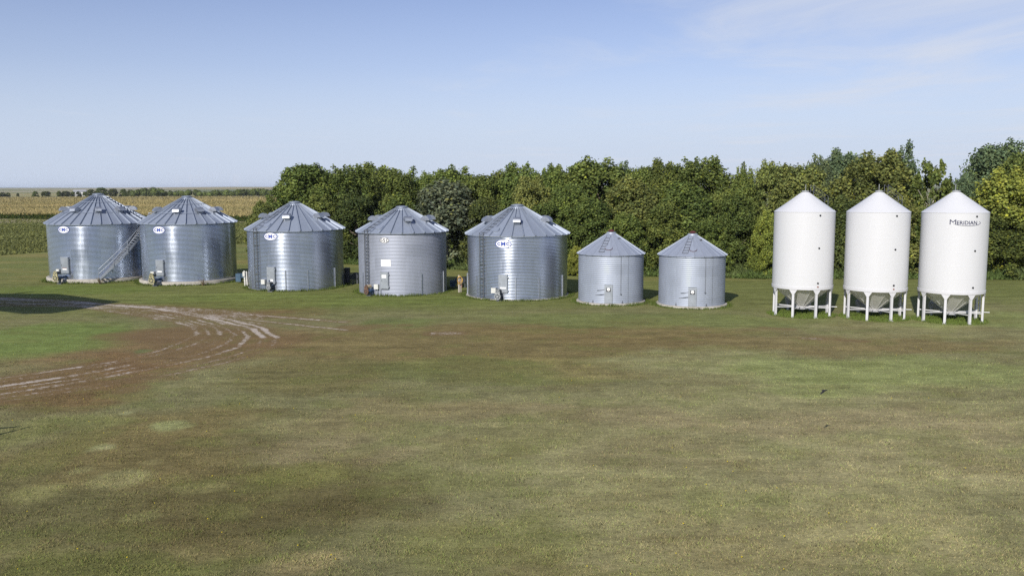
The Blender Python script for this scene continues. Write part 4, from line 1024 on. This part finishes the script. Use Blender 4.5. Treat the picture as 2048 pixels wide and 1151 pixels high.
# far scattered trees beyond the corn
FAR = [(3, 386, 8), (12, 384.5, 11), (23, 385, 8), (42, 386, 5), (77, 382.5, 12), (98, 382.5, 17), (124, 382, 8), (138, 382.5, 18), (152, 383, 8), (163, 383, 12), (176, 383, 9), (188, 378.5, 14), (209, 375.5, 23), (232, 377.5, 17), (252, 378, 15), (266, 379, 11)]
FARL = ['far dark tree at the picture edge on the skyline beyond the corn', 'second far tree from the picture edge, beyond the corn', 'third far tree from the picture edge, beyond the corn',
 'tiny lone far tree on the skyline, between clumps', 'small far tree left of the broad domed one', 'broad domed far tree standing by itself on the skyline', 'narrow far tree starting the clump left of the staircase bin',
 'wide far tree in the clump left of the staircase bin', 'small far tree after the wide one left of the staircase bin', 'low far tree just left of the staircase bin peak', 'small far tree beside the far pale farmhouse',
 'taller far tree over the pale farmhouse, just before the bin peak', 'tall dark far tree rising right over the peak of the staircase bin', 'far tree just right of the peak of the staircase bin', 'far tree midway between the first two bin peaks', 'last single far tree before the far wood begins']
fi = ['r1', 'r2', 'r3', 'r4', 'b1']
for i, (px, py, w) in enumerate(FAR):
    yh = 378.6 - .0035 * px; D = 985 + 8 * (i % 5)
    tree(fi[i % 5], 'K' if i % 2 else 'D', (px - 1024) / 1750 * D, D, 9.3 + (yh - py) / 1750 * D, w / 1750 * D, FARL[i], 'far_tree', 'tree', 'far trees beyond the corn', 1.1)
for t in protos.values():
    if t.name.startswith('tree_form'): raise RuntimeError('unused form')
# the far wood
V = []; Cw = []; r = np.random.default_rng(77)
tops = [(268, 381), (290, 375), (310, 373.5), (330, 378.5), (350, 380), (385, 378), (420, 379.5), (450, 379), (480, 378.5), (500, 375.5), (520, 376), (545, 379), (620, 378)]
for i in range(105):
    px = r.uniform(268, 620); D = r.uniform(930, 1010); yh = 378.6 - .0035 * px
    h = (9.3 + (yh - np.interp(px, [q[0] for q in tops], [q[1] for q in tops])) / 1750 * D) * r.uniform(.72, 1.04); w = r.uniform(4.5, 8)
    n = 420; d = r.normal(0, 1, (n, 3)); d /= np.linalg.norm(d, axis=1)[:, None]; q = r.uniform(.5, 1, n)[:, None]
    P = np.array([(px - 1024) / 1750 * D, D, h * .55]) + d * q * np.array([w * .6, w * .6, h * .47])
    t = r.normal(0, 1, (n, 3)); b = np.cross(d, t); b /= np.linalg.norm(b, axis=1)[:, None]; t = np.cross(b, d) + r.normal(0, .3, (n, 3))
    s = r.uniform(.4, .8, n)[:, None]
    V.append(np.stack([P - t * s, P + b * s, P + t * s, P - b * s], 1).reshape(-1, 3))
    tone = np.array(KIND['D' if i % 3 else 'K']) * r.uniform(.75, 1.2) * r.uniform(.7, 1.25, (n, 1)); Cw.append(np.c_[np.repeat(tone, 4, 0), np.ones(4 * n)])
V = np.concatenate(V); tag(np_mesh('far_wood', V, np.arange(len(V)), 4, M['herb'], np.concatenate(Cw)), 'far dark wood along the skyline beyond the corn field', 'wood', kind='stuff')
t = empty('farmhouse', (-505, 1030, 0), .3); tag(t, 'far pale farmhouse among the skyline trees beyond the corn', 'house')
mb = MB(); mb.box((0, 0, 3), (13, 8, 6)); mb.build('wall', M['plaque'], t, False)
mb = MB(); mb.add([(-7, -4.5, 5.9), (7, -4.5, 5.9), (7, 4.5, 5.9), (-7, 4.5, 5.9), (-7, 0, 8.6), (7, 0, 8.6)], [(0, 1, 5, 4), (2, 3, 4, 5), (0, 4, 3), (1, 2, 5), (0, 3, 2, 1)]); mb.build('roof', M['grey'], t, False)

# ------------------------------------------------------------------ sun, and unseen casters added left of frame to throw shade into it
AZ, EL = rad(22.5), rad(30.5)
to_sun = Vector((-math.sin(AZ) * math.cos(EL), -math.cos(AZ) * math.cos(EL), math.sin(EL)))
def off(h): return Vector((math.sin(AZ), math.cos(AZ), 0)) * (h / math.tan(EL))
t = empty('shadow_caster_shed', (-50, 60, 0)); tag(t, 'unseen open-sided shed, its overhanging metal roof shaped to throw shade into the yard', 'shed')
Hr = 9.4; o = off(Hr); base = Vector((-50, 60, 0))
poly = [(-32.65, 71.81), (-41.01, 77.53), (-45.8, 77.7), (-62, 78), (-62, 69), (-44, 67.3), (-39.55, 66.75), (-36.6, 65.1), (-34.77, 65.4), (-33.82, 67.08)]  # unseen roof outline, traced back from the shade it has to throw
mb = MB(); a = [Vector((x, y, Hr)) - o - base for x, y in poly]; k = len(a)
mb.add(a + [p + Vector((0, 0, .22)) for p in a], [tuple(range(k))[::-1], tuple(range(k, 2 * k))] + [(i, (i + 1) % k, k + (i + 1) % k, k + i) for i in range(k)][::1]); mb.build('roof', M['caster_roof'], t, False)
for x, y in ((-50, 58), (-50, 65), (-62, 58), (-62, 66)):
    mb = MB(); mb.box((x + 50, y - 60, Hr / 2), (.3, .3, Hr)); mb.build('post', M['wood'], t, False)
t = empty('shadow_caster_tree', (-24.2, 25.0, 0)); tag(t, 'unseen bare forked tree added to throw thin branching shade on the lawn', 'tree')
b = Vector((-24.2, 25.0, 0)); mb = MB()
e1 = Vector((-19.05, 33.72, 7)) - off(7); m1 = Vector((-20.15, 31.6, 5.5)) - off(5.5); e2 = Vector((-19.45, 33.76, 7)) - off(7); m2 = Vector((-21.0, 33.1, 6)) - off(6); fk = Vector((-23.7, 25.3, 3.6))  # added limbs, placed so their shade falls at set spots on the lawn
mb.tube([Vector((0, 0, 0)), fk - b, m1 - b, e1 - b], [.3, .22, .17, .05], 8); mb.tube([fk - b, m2 - b, e2 - b], [.18, .15, .04], 8); mb.build('trunk', M['bark'], t)

ld = bpy.data.lights.new('sun', 'SUN'); ld.energy = SUN_E; ld.angle = rad(.53); ld.color = (1.0, .95, .87)
lo = bpy.data.objects.new('sun', ld); col.objects.link(lo); lo.rotation_euler = (-to_sun).to_track_quat('-Z', 'Y').to_euler()

# ------------------------------------------------------------------ sky
w = bpy.data.worlds.new('World'); scn.world = w; w.use_nodes = True; nt = w.node_tree
bg = nt.nodes['Background']; bg.inputs['Strength'].default_value = SKY_S
sk = N(nt, 'ShaderNodeTexSky'); sk.sky_type = 'NISHITA'; sk.sun_disc = False; sk.sun_elevation = EL; sk.sun_rotation = rad(180) + AZ
sk.altitude = 500; sk.air_density = 1.0; sk.dust_density = SKY_DUST; sk.ozone_density = SKY_OZ
tc = N(nt, 'ShaderNodeTexCoord'); sx = N(nt, 'ShaderNodeSeparateXYZ'); nt.links.new(tc.outputs['Generated'], sx.inputs[0])
zc = mathn(nt, 'MAXIMUM', sx.outputs[2], .015)
px = mathn(nt, 'DIVIDE', sx.outputs[0], zc); py = mathn(nt, 'DIVIDE', sx.outputs[1], zc)
cv = N(nt, 'ShaderNodeCombineXYZ'); nt.links.new(px, cv.inputs[0]); nt.links.new(mathn(nt, 'MULTIPLY', py, 1.0), cv.inputs[1])
mp = N(nt, 'ShaderNodeMapping'); mp.inputs['Scale'].default_value = (.55, .34, 1); mp.inputs['Rotation'].default_value = (0, 0, .35); mp.inputs['Location'].default_value = (2.7, .6, 0); nt.links.new(cv.outputs[0], mp.inputs[0])
n1 = N(nt, 'ShaderNodeTexNoise', Scale=1.0, Detail=9.0, Roughness=.60, Distortion=.55); nt.links.new(mp.outputs[0], n1.inputs['Vector'])
mp2 = N(nt, 'ShaderNodeMapping'); mp2.inputs['Scale'].default_value = (.16, .10, 1); mp2.inputs['Location'].default_value = (.3, 5.1, 0); nt.links.new(cv.outputs[0], mp2.inputs[0])
n2 = N(nt, 'ShaderNodeTexNoise', Scale=1.0, Detail=3.0, Roughness=.5); nt.links.new(mp2.outputs[0], n2.inputs['Vector'])
side = N(nt, 'ShaderNodeMapRange'); nt.links.new(sx.outputs[0], side.inputs[0]); side.inputs[1].default_value = -.15; side.inputs[2].default_value = .55; side.inputs[3].default_value = -.10; side.inputs[4].default_value = .15
f = mathn(nt, 'ADD', mathn(nt, 'ADD', n1.outputs['Fac'], mathn(nt, 'MULTIPLY', mathn(nt, 'SUBTRACT', n2.outputs['Fac'], .5), .7)), side.outputs[0])
cl = N(nt, 'ShaderNodeMapRange'); nt.links.new(f, cl.inputs[0]); cl.inputs[1].default_value = .47; cl.inputs[2].default_value = .92; cl.inputs[3].default_value = 0; cl.inputs[4].default_value = .85
cl.interpolation_type = 'SMOOTHSTEP'
skc = mixc(nt, 1.0, sk.outputs[0], SKY_TINT, 'MULTIPLY')
hz = ramp(nt, sx.outputs[2], [(0, (.92,) * 3), (.045, (.84,) * 3), (.13, (.32,) * 3), (.21, (.12,) * 3), (.6, (0,) * 3)])
sk2 = mixc(nt, hz, skc, HAZE_C)
nt.links.new(mixc(nt, cl.outputs[0], sk2, CLOUD_C), bg.inputs['Color'])

# ------------------------------------------------------------------ thin ground haze
m = bpy.data.materials.new('air'); m.use_nodes = True; hn = m.node_tree; hn.nodes.remove(hn.nodes['Principled BSDF'])
pv = N(hn, 'ShaderNodeVolumePrincipled', Density=HAZE_D, Anisotropy=.0); pv.inputs['Color'].default_value = (.78, .86, 1, 1)
hn.links.new(pv.outputs[0], hn.nodes['Material Output'].inputs['Volume'])
mb = MB(); mb.box((0, 5000, 20.5), (28000, 15000, 45)); tag(mb.build('haze', m, None, False), 'thin pale haze over the far fields', 'haze', kind='stuff')

# ------------------------------------------------------------------ camera
cd = bpy.data.cameras.new('camera'); cam = bpy.data.objects.new('camera', cd); col.objects.link(cam)
cd.sensor_width = 36; cd.lens = 1750 / 2048 * 36; cd.clip_start = .5; cd.clip_end = 30000
P_ = math.atan(200.5 / 1750)
cam.matrix_world = Matrix.Translation((0, 0, 9.3)) @ Matrix.Rotation(PI / 2 - P_, 4, 'X') @ Matrix.Rotation(rad(-.2), 4, 'Z')
scn.camera = cam
scn.view_settings.view_transform = 'Standard'; scn.view_settings.look = 'None'; scn.view_settings.gamma = 1; scn.view_settings.exposure = EXPO
scn.cycles.caustics_reflective = False; scn.cycles.caustics_refractive = False; scn.cycles.use_denoising = False; scn.cycles.sample_clamp_indirect = 3.0
scn.cycles.max_bounces = 8; scn.cycles.diffuse_bounces = 3; scn.cycles.glossy_bounces = 4; scn.cycles.transmission_bounces = 3
